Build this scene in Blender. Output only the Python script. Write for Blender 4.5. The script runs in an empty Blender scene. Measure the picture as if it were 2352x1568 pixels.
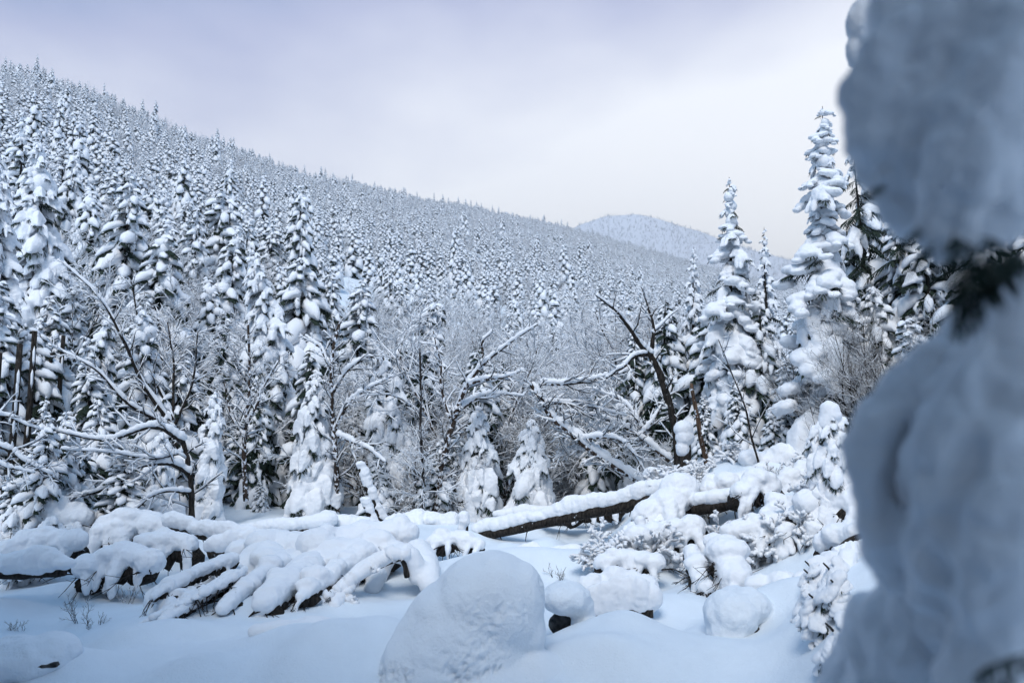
import bpy, math, random
import numpy as np
from mathutils import Vector, Matrix

SC = bpy.context.scene
COL = SC.collection
random.seed(11)
R = np.random.default_rng(11)
rad = math.radians

# ------------------------------------------------------------------ camera
CAM_Z = 3.7
PITCH = 5.6
FPX = 1846.7                      # focal length in pixels of a 2352 px wide picture
cam_d = bpy.data.cameras.new('camera')
cam = bpy.data.objects.new('camera', cam_d)
COL.objects.link(cam)
cam.location = (0, 0, CAM_Z)
cam.rotation_euler = (rad(90 + PITCH), 0, 0)
cam_d.sensor_width = 36
cam_d.lens = 28.27
cam_d.clip_start = 0.05
cam_d.clip_end = 20000
cam_d.dof.use_dof = True
cam_d.dof.focus_distance = 22
cam_d.dof.aperture_fstop = 1.25
SC.camera = cam

# ------------------------------------------------------------------ sky
SUN_EL, SUN_AZ = 50, 192          # overcast: broad soft light from high up, over the spruces added behind the camera
world = bpy.data.worlds.new('World')
SC.world = world
world.use_nodes = True
wn, wl = world.node_tree.nodes, world.node_tree.links
wn.clear()


def nd(tree_nodes, kind, **kw):
    n = tree_nodes.new(kind)
    for k, v in kw.items():
        setattr(n, k, v)
    return n


w_out = nd(wn, 'ShaderNodeOutputWorld')
sky = nd(wn, 'ShaderNodeTexSky', sky_type='NISHITA')
sky.sun_disc = False
sky.sun_elevation = rad(SUN_EL)
sky.sun_rotation = rad(SUN_AZ)
bg_sky = nd(wn, 'ShaderNodeBackground')
bg_sky.inputs['Strength'].default_value = 0.10
wl.new(sky.outputs[0], bg_sky.inputs[0])
tc = nd(wn, 'ShaderNodeTexCoord')
sep = nd(wn, 'ShaderNodeSeparateXYZ')
wl.new(tc.outputs['Generated'], sep.inputs[0])
# cloud thickness: soft noise, stretched along the horizon
mp = nd(wn, 'ShaderNodeMapping')
mp.inputs['Scale'].default_value = (1.6, 1.6, 3.2)
mp.inputs['Location'].default_value = (0.35, 0.0, 0.2)
wl.new(tc.outputs['Generated'], mp.inputs[0])
nz = nd(wn, 'ShaderNodeTexNoise')
nz.inputs['Scale'].default_value = 1.5
nz.inputs['Detail'].default_value = 5
nz.inputs['Roughness'].default_value = 0.45
wl.new(mp.outputs[0], nz.inputs[0])
ma = nd(wn, 'ShaderNodeMath', operation='MULTIPLY_ADD')
wl.new(nz.outputs[0], ma.inputs[0])
ma.inputs[1].default_value = 0.42
wl.new(sep.outputs[2], ma.inputs[2])
# thinner cloud towards the brighter sky ahead
dt = nd(wn, 'ShaderNodeVectorMath', operation='DOT_PRODUCT')
wl.new(tc.outputs['Generated'], dt.inputs[0])
dt.inputs[1].default_value = (0.42, 0.90, 0.05)
ma2 = nd(wn, 'ShaderNodeMath', operation='MULTIPLY_ADD')
wl.new(dt.outputs['Value'], ma2.inputs[0])
ma2.inputs[1].default_value = -0.50
wl.new(ma.outputs[0], ma2.inputs[2])
ramp = nd(wn, 'ShaderNodeValToRGB')
cr = ramp.color_ramp
cr.elements[0].position = 0.0
cr.elements[0].color = (1.0, 1.0, 1.0, 1)
cr.elements[1].position = 0.75
cr.elements[1].color = (0.15, 0.31, 0.53, 1)
e = cr.elements.new(0.26); e.color = (0.93, 0.95, 0.99, 1)
e = cr.elements.new(0.43); e.color = (0.46, 0.49, 0.67, 1)
mr = nd(wn, 'ShaderNodeMapRange')
mr.inputs['From Min'].default_value = -0.17
mr.inputs['From Max'].default_value = 0.95
wl.new(ma2.outputs[0], mr.inputs[0])
wl.new(mr.outputs[0], ramp.inputs[0])
e = cr.elements.new(0.54); e.color = (0.22, 0.30, 0.52, 1)
bg_cl = nd(wn, 'ShaderNodeBackground')
bg_cl.inputs['Strength'].default_value = 0.77
wl.new(ramp.outputs[0], bg_cl.inputs[0])
mixw = nd(wn, 'ShaderNodeMixShader')
mixw.inputs[0].default_value = 0.90
wl.new(bg_sky.outputs[0], mixw.inputs[1])
wl.new(bg_cl.outputs[0], mixw.inputs[2])
wl.new(mixw.outputs[0], w_out.inputs[0])

sun_d = bpy.data.lights.new('sun', 'SUN')
sun_d.energy = 1.5
sun_d.angle = rad(24)
sun_d.color = (1.0, 0.97, 0.94)
sun = bpy.data.objects.new('sun', sun_d)
COL.objects.link(sun)
sd = Vector((math.sin(rad(SUN_AZ)) * math.cos(rad(SUN_EL)), math.cos(rad(SUN_AZ)) * math.cos(rad(SUN_EL)), math.sin(rad(SUN_EL))))
sun.rotation_euler = sd.to_track_quat('Z', 'Y').to_euler()
sun.location = (0, 0, 60)

SC.view_settings.view_transform = 'Standard'
SC.view_settings.look = 'None'
SC.view_settings.gamma = 1
SC.view_settings.exposure = 0.80
SC.view_settings.use_curve_mapping = False
SC.render.engine = 'CYCLES'
SC.cycles.max_bounces = 8
SC.cycles.diffuse_bounces = 2
SC.cycles.glossy_bounces = 2
SC.cycles.volume_bounces = 0

# ------------------------------------------------------------------ maths helpers
TH = rad(PITCH)
FWD = np.array([0, math.cos(TH), math.sin(TH)])
UPV = np.array([0, -math.sin(TH), math.cos(TH)])
RGT = np.array([1.0, 0, 0])
CAMP = np.array([0, 0, CAM_Z])


def P(px, py, D):
    """world point seen at (px, py) of the 2352-wide photograph, D metres ahead"""
    return CAMP + D * (FWD + RGT * ((px - 1176) / FPX) - UPV * ((py - 784) / FPX))


_g = R.normal(size=(256, 3)); _g /= np.linalg.norm(_g, axis=1)[:, None]
_pm = np.concatenate([R.permutation(256)] * 3)


def pnoise(p):
    p = np.asarray(p, float)
    i = np.floor(p).astype(np.int64); f = p - i
    u = f * f * f * (f * (f * 6 - 15) + 10)
    i &= 255
    out = 0
    for dx in (0, 1):
        for dy in (0, 1):
            for dz in (0, 1):
                h = _pm[_pm[_pm[(i[:, 0] + dx) & 255] + ((i[:, 1] + dy) & 255)] + ((i[:, 2] + dz) & 255)] & 255
                d = f - np.array([dx, dy, dz])
                g = (_g[h] * d).sum(1)
                w = (u[:, 0] if dx else 1 - u[:, 0]) * (u[:, 1] if dy else 1 - u[:, 1]) * (u[:, 2] if dz else 1 - u[:, 2])
                out = out + g * w
    return out * 1.6


def fbm(p, o=3, lac=2.1, gain=0.5):
    p = np.asarray(p, float)
    s = 0; a = 1
    for k in range(o):
        s = s + a * pnoise(p + 17.3 * k)
        p = p * lac; a *= gain
    return s


def n2(x, y, s, o=3, z=0.0):
    x = np.asarray(x, float); y = np.asarray(y, float)
    q = np.stack([x.ravel() / s, y.ravel() / s, np.full(x.size, z)], 1)
    return fbm(q, o).reshape(x.shape)


def sstep(x, a, b):
    t = np.clip((x - a) / (b - a), 0, 1)
    return t * t * (3 - 2 * t)


# ------------------------------------------------------------------ mesh helpers
class MB:
    def __init__(self):
        self.v = []; self.f = []; self.m = []; self.n = 0

    def add(self, V, F, mat=0):
        V = np.asarray(V, float).reshape(-1, 3); F = np.asarray(F, np.int64)
        if F.shape[1] == 4:
            F = np.concatenate([F[:, [0, 1, 2]], F[:, [0, 2, 3]]])
        self.v.append(V); self.f.append(F + self.n)
        self.m.append(np.full(len(F), mat, np.int32)); self.n += len(V)

    def arrays(self):
        if not self.v:
            return np.zeros((0, 3)), np.zeros((0, 3), np.int64)
        return np.concatenate(self.v), np.concatenate(self.f)

    def mesh(self, name, mats, smooth=True):
        V, F = self.arrays()
        me = raw_mesh(name, V, F, mats, smooth)
        if len(mats) > 1 and self.m:
            me.polygons.foreach_set('material_index', np.concatenate(self.m))
        return me


def raw_mesh(name, V, F, mats, smooth=True):
    me = bpy.data.meshes.new(name)
    V = np.asarray(V, np.float32); F = np.asarray(F, np.int32)
    k = F.shape[1] if len(F) else 3
    me.vertices.add(len(V)); me.vertices.foreach_set('co', V.ravel())
    me.loops.add(len(F) * k); me.loops.foreach_set('vertex_index', F.ravel())
    me.polygons.add(len(F)); me.polygons.foreach_set('loop_start', np.arange(0, len(F) * k, k, dtype=np.int32))
    me.update(calc_edges=True)
    me.validate()
    if smooth and len(F):
        me.polygons.foreach_set('use_smooth', np.ones(len(me.polygons), bool))
    for m in mats:
        me.materials.append(m)
    return me


def link(name, data, parent=None, loc=None, mat=None):
    o = bpy.data.objects.new(name, data)
    COL.objects.link(o)
    if parent is not None:
        o.parent = parent
    if mat is not None:
        o.matrix_local = mat
    elif loc is not None:
        o.location = loc
    return o


def tag(o, label=None, cat=None, group=None, kind=None):
    if label: o['label'] = label
    if cat: o['category'] = cat
    if group: o['group'] = group
    if kind: o['kind'] = kind
    return o


def empty(name, loc, label, cat, group=None, rz=0.0):
    o = link(name, None, None, loc)
    o.empty_display_size = 0.2
    o.rotation_euler = (0, 0, rz)
    return tag(o, label, cat, group)


def resample(path, n):
    path = np.asarray(path, float)
    if len(path) >= 3:                                   # Catmull-Rom through the points
        q = np.concatenate([[2 * path[0] - path[1]], path, [2 * path[-1] - path[-2]]])
        t = np.linspace(0, len(path) - 1 - 1e-6, n)
        i = t.astype(int); f = (t - i)[:, None]
        p0, p1, p2, p3 = q[i], q[i + 1], q[i + 2], q[i + 3]
        return 0.5 * (2 * p1 + (p2 - p0) * f + (2 * p0 - 5 * p1 + 4 * p2 - p3) * f ** 2 + (3 * p1 - p0 - 3 * p2 + p3) * f ** 3)
    t = np.linspace(0, 1, n)[:, None]
    return path[0] * (1 - t) + path[-1] * t


def tube(path, r, k=5, flat=1.0, cap=True):
    path = np.asarray(path, float); n = len(path)
    r = np.broadcast_to(np.asarray(r, float), (n,))
    T = np.gradient(path, axis=0)
    T /= np.maximum(np.linalg.norm(T, axis=1), 1e-9)[:, None]
    ref = np.array([0, 0, 1.0]) if abs(T[:, 2]).mean() < 0.85 else np.array([1.0, 0.1, 0])
    A = np.cross(T, ref); A /= np.maximum(np.linalg.norm(A, axis=1), 1e-9)[:, None]
    B = np.cross(A, T)
    a = np.arange(k) * 2 * math.pi / k
    V = path[:, None, :] + r[:, None, None] * (np.cos(a)[None, :, None] * A[:, None, :] + flat * np.sin(a)[None, :, None] * B[:, None, :])
    i = np.arange(n - 1)[:, None] * k; j = np.arange(k)[None, :]
    F = np.stack([i + j, i + (j + 1) % k, i + k + (j + 1) % k, i + k + j], -1).reshape(-1, 4)[:, ::-1]
    F = np.concatenate([F[:, [0, 1, 2]], F[:, [0, 2, 3]]])
    V = V.reshape(-1, 3)
    if cap:
        V = np.concatenate([V, path[:1], path[-1:]])
        j = np.arange(k)
        c0 = np.stack([np.full(k, n * k), (j + 1) % k, j], 1)[:, ::-1]
        b = (n - 1) * k
        c1 = np.stack([np.full(k, n * k + 1), b + j, b + (j + 1) % k], 1)[:, ::-1]
        F = np.concatenate([F, c0, c1])
    return V, F


def _ico(sub):
    import bmesh
    bm = bmesh.new()
    bmesh.ops.create_icosphere(bm, subdivisions=sub, radius=1)
    V = np.array([v.co[:] for v in bm.verts]); F = np.array([[v.index for v in f.verts] for f in bm.faces])
    bm.free()
    return V, F


ICO = {s: _ico(s) for s in (1, 2, 3)}


def blob(c, r, sub=2, rz=0.0, noise=0.0, seed=0.0):
    V, F = ICO[sub]
    V = V.copy()
    if noise:
        V *= (1 + noise * pnoise(V * 1.3 + seed))[:, None]
    V = V * np.asarray(r, float)
    c_, s_ = math.cos(rz), math.sin(rz)
    V = np.stack([V[:, 0] * c_ - V[:, 1] * s_, V[:, 0] * s_ + V[:, 1] * c_, V[:, 2]], 1)
    return V + np.asarray(c, float), F


def remeshed(V, F, voxel, smooth=6, amp=0.0, scale=0.3, seed=0.0, factor=0.5, crust=None):
    """union of overlapping closed shapes, rounded: how snow bridges from lump to lump. Returns arrays (quads/tris mixed -> tris)"""
    me = raw_mesh('work', V, F, [], False)
    o = bpy.data.objects.new('work', me)
    COL.objects.link(o)
    m = o.modifiers.new('r', 'REMESH'); m.mode = 'VOXEL'; m.voxel_size = voxel
    s = o.modifiers.new('s', 'SMOOTH'); s.factor = factor; s.iterations = smooth
    dg = bpy.context.evaluated_depsgraph_get()
    ev = o.evaluated_get(dg)
    m2 = ev.to_mesh()
    m2.calc_loop_triangles()
    nv, nt = len(m2.vertices), len(m2.loop_triangles)
    V2 = np.empty(nv * 3, np.float32); m2.vertices.foreach_get('co', V2)
    F2 = np.empty(nt * 3, np.int32); m2.loop_triangles.foreach_get('vertices', F2)
    N = np.empty(nv * 3, np.float32); m2.vertex_normals.foreach_get('vector', N) if hasattr(m2, 'vertex_normals') else m2.vertices.foreach_get('normal', N)
    ev.to_mesh_clear()
    bpy.data.objects.remove(o); bpy.data.meshes.remove(me)
    V2 = V2.reshape(-1, 3).astype(float); F2 = F2.reshape(-1, 3); N = N.reshape(-1, 3)
    if amp:
        V2 = V2 + N * (amp * fbm(V2 / scale + seed, 3))[:, None]
    if crust:                                  # wind-broken flank: steep faces are pitted, the top stays smooth
        ca, cs, zt_ = crust
        w = (1 - sstep(N[:, 2], 0.25, 0.75)) * (0.35 + 0.65 * (1 - sstep(V2[:, 2], zt_ - 0.35, zt_ + 0.25))) * sstep(fbm(V2 / (cs * 5) + 5, 2), -0.7, 0.5)
        q = fbm(V2 / cs + 3.1, 4)
        V2 = V2 - N * (ca * w * np.abs(q) * 1.6)[:, None]
    return V2, F2


def chain(mb, path, radii, flat=1.0, step=0.45, sub=2):
    """overlapping ellipsoids along a path, to be remeshed into one rounded roll"""
    path = np.asarray(path, float)
    L = np.r_[0, np.cumsum(np.linalg.norm(np.diff(path, axis=0), axis=1))]
    s = 0.0
    while s <= L[-1] + 1e-6:
        p = np.array([np.interp(s, L, path[:, k]) for k in range(3)])
        r = float(np.interp(s, L, radii))
        V, F = blob(p, (r, r, r * flat), sub)
        mb.add(V, F)
        s += max(r * step, 0.01)


# ------------------------------------------------------------------ materials
def mat_base(name):
    m = bpy.data.materials.new(name); m.use_nodes = True
    n, l = m.node_tree.nodes, m.node_tree.links
    b = n['Principled BSDF']
    return m, n, l, b


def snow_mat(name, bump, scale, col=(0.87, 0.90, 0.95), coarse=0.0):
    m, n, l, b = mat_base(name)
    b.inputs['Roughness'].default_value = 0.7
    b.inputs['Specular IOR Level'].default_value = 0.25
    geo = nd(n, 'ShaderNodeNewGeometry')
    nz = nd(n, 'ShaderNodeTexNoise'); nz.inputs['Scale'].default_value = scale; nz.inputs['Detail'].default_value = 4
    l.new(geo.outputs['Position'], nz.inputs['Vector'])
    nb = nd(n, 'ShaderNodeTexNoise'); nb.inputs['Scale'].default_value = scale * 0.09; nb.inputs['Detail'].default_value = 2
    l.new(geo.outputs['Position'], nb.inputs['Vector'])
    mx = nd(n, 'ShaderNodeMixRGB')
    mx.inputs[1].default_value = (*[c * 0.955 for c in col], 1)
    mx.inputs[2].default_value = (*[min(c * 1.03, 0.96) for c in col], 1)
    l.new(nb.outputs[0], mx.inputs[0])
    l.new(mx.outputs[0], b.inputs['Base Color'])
    if bump:
        bp = nd(n, 'ShaderNodeBump'); bp.inputs['Strength'].default_value = 0.6; bp.inputs['Distance'].default_value = bump
        ad = nd(n, 'ShaderNodeMath', operation='MULTIPLY_ADD')
        l.new(nb.outputs[0], ad.inputs[0]); ad.inputs[1].default_value = 2.0 + coarse
        l.new(nz.outputs[0], ad.inputs[2])
        l.new(ad.outputs[0], bp.inputs['Height'])
        l.new(bp.outputs[0], b.inputs['Normal'])
    return m


def bark_mat(name, c1, c2, scale, stretch=0.25, bump=0.01, rime=0.0):
    m, n, l, b = mat_base(name)
    b.inputs['Roughness'].default_value = 0.9
    b.inputs['Specular IOR Level'].default_value = 0.15
    tc = nd(n, 'ShaderNodeTexCoord')
    mp = nd(n, 'ShaderNodeMapping'); mp.inputs['Scale'].default_value = (1, 1, stretch)
    l.new(tc.outputs['Object'], mp.inputs[0])
    nz = nd(n, 'ShaderNodeTexNoise'); nz.inputs['Scale'].default_value = scale; nz.inputs['Detail'].default_value = 6
    l.new(mp.outputs[0], nz.inputs['Vector'])
    rp = nd(n, 'ShaderNodeValToRGB')
    rp.color_ramp.elements[0].position = 0.38; rp.color_ramp.elements[0].color = (*c1, 1)
    rp.color_ramp.elements[1].position = 0.66; rp.color_ramp.elements[1].color = (*c2, 1)
    l.new(nz.outputs[0], rp.inputs[0])
    if rime:                                          # snow stuck to the bark in patches
        n3 = nd(n, 'ShaderNodeTexNoise'); n3.inputs['Scale'].default_value = 7; n3.inputs['Detail'].default_value = 5
        l.new(tc.outputs['Object'], n3.inputs['Vector'])
        r3 = nd(n, 'ShaderNodeValToRGB')
        r3.color_ramp.elements[0].position = 0.62 - rime; r3.color_ramp.elements[1].position = 0.68 - rime
        l.new(n3.outputs[0], r3.inputs[0])
        m3 = nd(n, 'ShaderNodeMixRGB'); m3.inputs[2].default_value = (0.80, 0.85, 0.92, 1)
        l.new(r3.outputs[0], m3.inputs[0]); l.new(rp.outputs[0], m3.inputs[1]); l.new(m3.outputs[0], b.inputs['Base Color'])
    else:
        l.new(rp.outputs[0], b.inputs['Base Color'])
    if bump:
        bp = nd(n, 'ShaderNodeBump'); bp.inputs['Distance'].default_value = bump; bp.inputs['Strength'].default_value = 0.8
        l.new(nz.outputs[0], bp.inputs['Height']); l.new(bp.outputs[0], b.inputs['Normal'])
    return m


def needle_mat(name, c1, c2):
    m, n, l, b = mat_base(name)
    b.inputs['Roughness'].default_value = 0.75
    b.inputs['Specular IOR Level'].default_value = 0.2
    geo = nd(n, 'ShaderNodeNewGeometry')
    nz = nd(n, 'ShaderNodeTexNoise'); nz.inputs['Scale'].default_value = 2.5; nz.inputs['Detail'].default_value = 3
    l.new(geo.outputs['Position'], nz.inputs['Vector'])
    mx = nd(n, 'ShaderNodeMixRGB'); mx.inputs[1].default_value = (*c1, 1); mx.inputs[2].default_value = (*c2, 1)
    l.new(nz.outputs[0], mx.inputs[0]); l.new(mx.outputs[0], b.inputs['Base Color'])
    return m


SNOW = snow_mat('snow_on_trees', 0.02, 14)
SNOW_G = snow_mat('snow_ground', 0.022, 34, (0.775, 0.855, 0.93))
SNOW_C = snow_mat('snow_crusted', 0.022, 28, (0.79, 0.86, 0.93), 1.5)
FAR_WOOD = snow_mat('frosted_far_woodland', 0, 0.02, (0.76, 0.79, 0.85))
SNOW_F = snow_mat('snow_far', 0, 3)
NEEDLE = needle_mat('spruce_needles', (0.010, 0.020, 0.015), (0.026, 0.042, 0.028))
BARK = bark_mat('dark_bark', (0.012, 0.011, 0.010), (0.050, 0.042, 0.036), 22, 0.25, 0.01, -0.06)
BIRCH = bark_mat('birch_bark', (0.022, 0.016, 0.013), (0.080, 0.058, 0.046), 14, 1.6, 0.01, 0.10)
TWIG = bark_mat('twig_bark', (0.016, 0.014, 0.013), (0.042, 0.036, 0.034), 12, 1, 0)
WOOD = bark_mat('split_wood', (0.04, 0.026, 0.018), (0.14, 0.09, 0.062), 18, 0.15, 0.01, 0.04)
ROCK = bark_mat('rock', (0.02, 0.02, 0.021), (0.09, 0.088, 0.085), 9, 1, 0.03)

# ------------------------------------------------------------------ terrain
RU = np.array([-1.60, -0.90, -0.637, -0.512, -0.388, -0.264, -0.139, -0.015, 0.06, 0.11, 0.172, 0.222, 0.30, 0.42, 0.80, 1.6])
RY = np.array([20, 55, 84, 114, 151, 183, 202, 219, 231, 241, 254, 265, 282, 292, 270, 240.])     # ridge ground row, 1024 scale
RR = np.array([200, 240, 290, 350, 430, 540, 660, 800, 920, 1000, 1120, 1250, 1350, 900, 300, 200.])
R0 = np.array([30, 31, 32, 33, 34, 38, 45, 52, 56, 58, 60, 62, 60, 45, 26, 22.])


def ridge_table(u):
    y = np.interp(u, RU, RY); r = np.interp(u, RU, RR); r0 = np.interp(u, RU, R0)
    H = CAM_Z + r * np.tan(np.arctan((341 - y) / 804) + TH)
    return r, H, r0


def bump(x, y, cx, cy, h, sx, sy=None, rot=0.0):
    sy = sy or sx
    dx, dy = x - cx, y - cy
    c, s = math.cos(rot), math.sin(rot)
    a = (dx * c + dy * s) / sx; b = (-dx * s + dy * c) / sy
    return h * np.exp(-(a * a + b * b))


MOUNDS = []   # (cx, cy, h, sx, sy, rot) filled below


def zt(x, y):
    x = np.asarray(x, float); y = np.asarray(y, float)
    yy = np.maximum(y, 0.4 * np.abs(x) + 0.5)
    u = np.where(y > 0, x / yy, np.sign(x) * 2.0)
    r = np.hypot(x, y)
    ridge, H, r0 = ridge_table(np.clip(u, -1.6, 1.6))
    t = (yy - r0) / (ridge - r0)
    up = np.where(t < 1, np.maximum(t, 0) ** 1.06, 1 - (np.maximum(t, 1) - 1) * 0.9)
    hill = H * np.maximum(up, -0.2)
    hill = hill * (y > -5)
    # fade in
    z = hill + sstep(r, 60, 200) * n2(x, y, 60, 3) * 2.2
    z = z + n2(x, y, 9, 2, 3.3) * 0.55 * sstep(r, 28, 40)
    # clearing surface
    z = z + (n2(x, y, 2.6, 2, 1.1) * 0.26 + n2(x, y, 1.1, 1, 5.5) * 0.035) * (1 - sstep(r, 26, 45))
    # bank rising to the right
    xb = 3.3 + 0.9 * np.sin(y * 0.45) - 0.04 * (y - 14)
    z = z + 2.5 * sstep(x, xb, xb + 5.2) * sstep(y, 5, 12) * (1 - sstep(r, 45, 80))
    # left hollow and its far slope
    z = z - 0.5 * sstep(-x, 5.5, 9) * sstep(y, 9, 14) * (1 - sstep(y, 20, 28))
    z = z + 1.0 * sstep(-x - 0.15 * (y - 20), 8.0, 16) * sstep(y, 24, 34) * (1 - sstep(r, 60, 120))
    # bank the camera stands on
    z = z + 2.1 * (1 - sstep(y - 0.10 * np.abs(x), 1.5, 8.0)) * (1 - sstep(r, 40, 80))
    for m in MOUNDS:
        z = z + bump(x, y, *m)
    return z


def ground(px, py):
    """where the ray through a pixel meets the snow"""
    d = P(px, py, 1.0) - CAMP
    D = 4.0
    while D < 60:
        p = CAMP + d * D
        if p[2] <= float(zt(p[0], p[1])):
            return p
        D += 0.05
    return CAMP + d * 30


def foot(px, D):
    x = D * (px - 1176) / FPX * 1.0
    y = D
    return np.array([x, y, float(zt(x, y))])


def at_top(px, py, D):
    """foot and height of something standing D ahead whose tip is seen at (px, py)"""
    t = P(px, py, D / math.cos(TH))
    x, y = t[0], t[1]
    z = float(zt(x, y))
    return np.array([x, y, z]), t[2] - z


def mound(px, py, D, h, sx, sy=None, rot=0.0):
    p = P(px, py, D)
    MOUNDS.append((p[0], p[1], h, sx, sy or sx, rot))


# mounds of drifted snow over buried wood and stones
for a in ((700, 1470, 13.2, 0.30, 0.9, 0.7, 0.4), (780, 1500, 12.2, 0.30, 0.8, 0.8),
          (240, 1470, 13.6, 0.32, 1.1, 0.5, 0.3), (100, 1530, 12.0, 0.40, 0.8, 0.7), (420, 1440, 14.4, 0.25, 1.2, 0.5),
          (720, 1290, 20.4, 0.45, 2.2, 0.9), (850, 1240, 23.5, 0.50, 2.6, 1.4), (620, 1250, 23.0, 0.4, 1.6, 0.9),
          (1450, 1500, 12.6, 0.45, 0.9, 0.8), (1360, 1540, 11.8, 0.35, 0.8, 0.4, -0.5), (1560, 1400, 15.5, 0.35, 1.2, 0.8),
          (1720, 1440, 13.6, 0.40, 1.0, 0.8), (1640, 1350, 16.5, 0.35, 1.3, 0.6), (1500, 1290, 19.0, 0.45, 1.8, 1.0),
          (1800, 1420, 13.5, 0.35, 0.9, 0.7), (1900, 1500, 11.5, 0.45, 0.7, 0.9), (1600, 1170, 23.0, 0.5, 1.6, 1.5),
          (1080, 1210, 26.0, 0.45, 2.8, 1.0), (980, 1190, 28.0, 0.4, 1.8, 0.8), (1250, 1310, 19.5, 0.35, 1.4, 0.9),
          (1950, 1480, 10.0, 0.55, 0.6, 0.8), (1100, 1290, 19.5, 0.35, 1.8, 0.9)):
    mound(*a)
mound(1080, 1568, 10.9, -0.45, 1.7, 0.9)
g_m = np.random.default_rng(23)
for _ in range(70):                                     # snow pillows over stones and stems
    D_ = g_m.uniform(10.8, 25) ; s_ = g_m.uniform(0.35, 0.95)
    px_ = g_m.uniform(150, 1900)
    if (330 < px_ < 980 and 14.5 < D_ < 22) or (1540 < px_ < 1950 and 14 < D_ < 20): continue
    mound(px_, 1350, D_, s_ * g_m.uniform(0.16, 0.36), s_, s_ * g_m.uniform(0.5, 1.1), g_m.uniform(0, 3))


def build_terrain():
    uf = np.linspace(rad(-46), rad(46), 460)
    ub = np.linspace(rad(46), rad(314), 90)[1:-1]
    az = np.concatenate([uf, ub])
    rr = np.concatenate([np.linspace(0.3, 8, 40)[:-1], np.linspace(8, 34, 250)[:-1], np.geomspace(34, 1500, 200)[:-1], np.geomspace(1500, 2000, 10)])
    A, Rr = np.meshgrid(az, rr)
    X, Y = Rr * np.sin(A), Rr * np.cos(A)
    Z = zt(X, Y)
    nr, na = X.shape
    V = np.stack([X, Y, Z], -1).reshape(-1, 3)
    i = np.arange(nr - 1)[:, None] * na; j = np.arange(na)[None, :]
    F = np.stack([i + j, i + (j + 1) % na, i + na + (j + 1) % na, i + na + j], -1).reshape(-1, 4)[:, ::-1]
    F = np.concatenate([F[:, [0, 1, 2]], F[:, [0, 2, 3]]])
    k = np.arange(na)
    V = np.concatenate([V, [[0, 0, float(zt(0.0, 0.01))]]])
    F = np.concatenate([F, np.stack([np.full(na, nr * na), (k + 1) % na, k], 1)])
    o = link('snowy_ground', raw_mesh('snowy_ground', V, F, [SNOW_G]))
    tag(o, 'deep drifted snow over the clearing and the wooded slope', kind='structure')


build_terrain()


def far_z(x, y):
    # broad rounded summit beyond the valley
    u = x / y
    prof = np.interp(u, [-0.2, 0.06, 0.085, 0.122, 0.16, 0.196, 0.234, 0.253, 0.31, 0.45, 0.8],
                     [290, 236, 224, 215, 214, 220, 230, 236, 251, 280, 300])
    H = CAM_Z + 2600 * np.tan(np.arctan((341 - prof) / 804) + TH)
    t = np.clip((y - 1500) / (2600 - 1500), 0, None)
    k = np.where(t < 1, t ** 0.9, 1 - (t - 1) ** 1.5 * 0.8)
    return H * np.maximum(k, -0.2) + n2(x, y, 140, 3) * 4 * np.clip(t * 2, 0, 1)


def build_far():
    u = np.linspace(-0.15, 0.85, 160); y = np.concatenate([np.linspace(1400, 2900, 70), np.linspace(2950, 4200, 15)])
    U, Y = np.meshgrid(u, y); X = U * Y
    Z = far_z(X, Y)
    V = np.stack([X, Y, Z], -1).reshape(-1, 3)
    nr, na = X.shape
    i = np.arange(nr - 1)[:, None] * na; j = np.arange(na - 1)[None, :]
    F = np.stack([i + j, i + j + 1, i + na + j + 1, i + na + j], -1).reshape(-1, 4)[:, ::-1]
    F = np.concatenate([F[:, [0, 1, 2]], F[:, [0, 2, 3]]])
    o = link('distant_hill', raw_mesh('distant_hill', V, F[:, ::-1], [FAR_WOOD]))
    tag(o, 'rounded snowy summit far beyond the valley', kind='structure')


build_far()

# haze: one closed box of even, pale air
import bmesh
bm = bmesh.new(); bmesh.ops.create_cube(bm, size=1)
hz = bpy.data.meshes.new('haze'); bm.to_mesh(hz); bm.free()
HM = bpy.data.materials.new('haze_air'); HM.use_nodes = True
hn = HM.node_tree.nodes; hn.clear()
ho = nd(hn, 'ShaderNodeOutputMaterial'); hv = nd(hn, 'ShaderNodeVolumePrincipled')
hv.inputs['Color'].default_value = (0.95, 0.97, 1.0, 1)
hv.inputs['Density'].default_value = 0.00026
hv.inputs['Anisotropy'].default_value = 0.6
HM.node_tree.links.new(hv.outputs[0], ho.inputs['Volume'])
hz.materials.append(HM)
HAZE = link('haze', hz)
HAZE.scale = (9000, 6800, 1700); HAZE.location = (1000, 1200, -250)
tag(HAZE, 'thin pale winter haze in the valley', kind='stuff')


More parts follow.
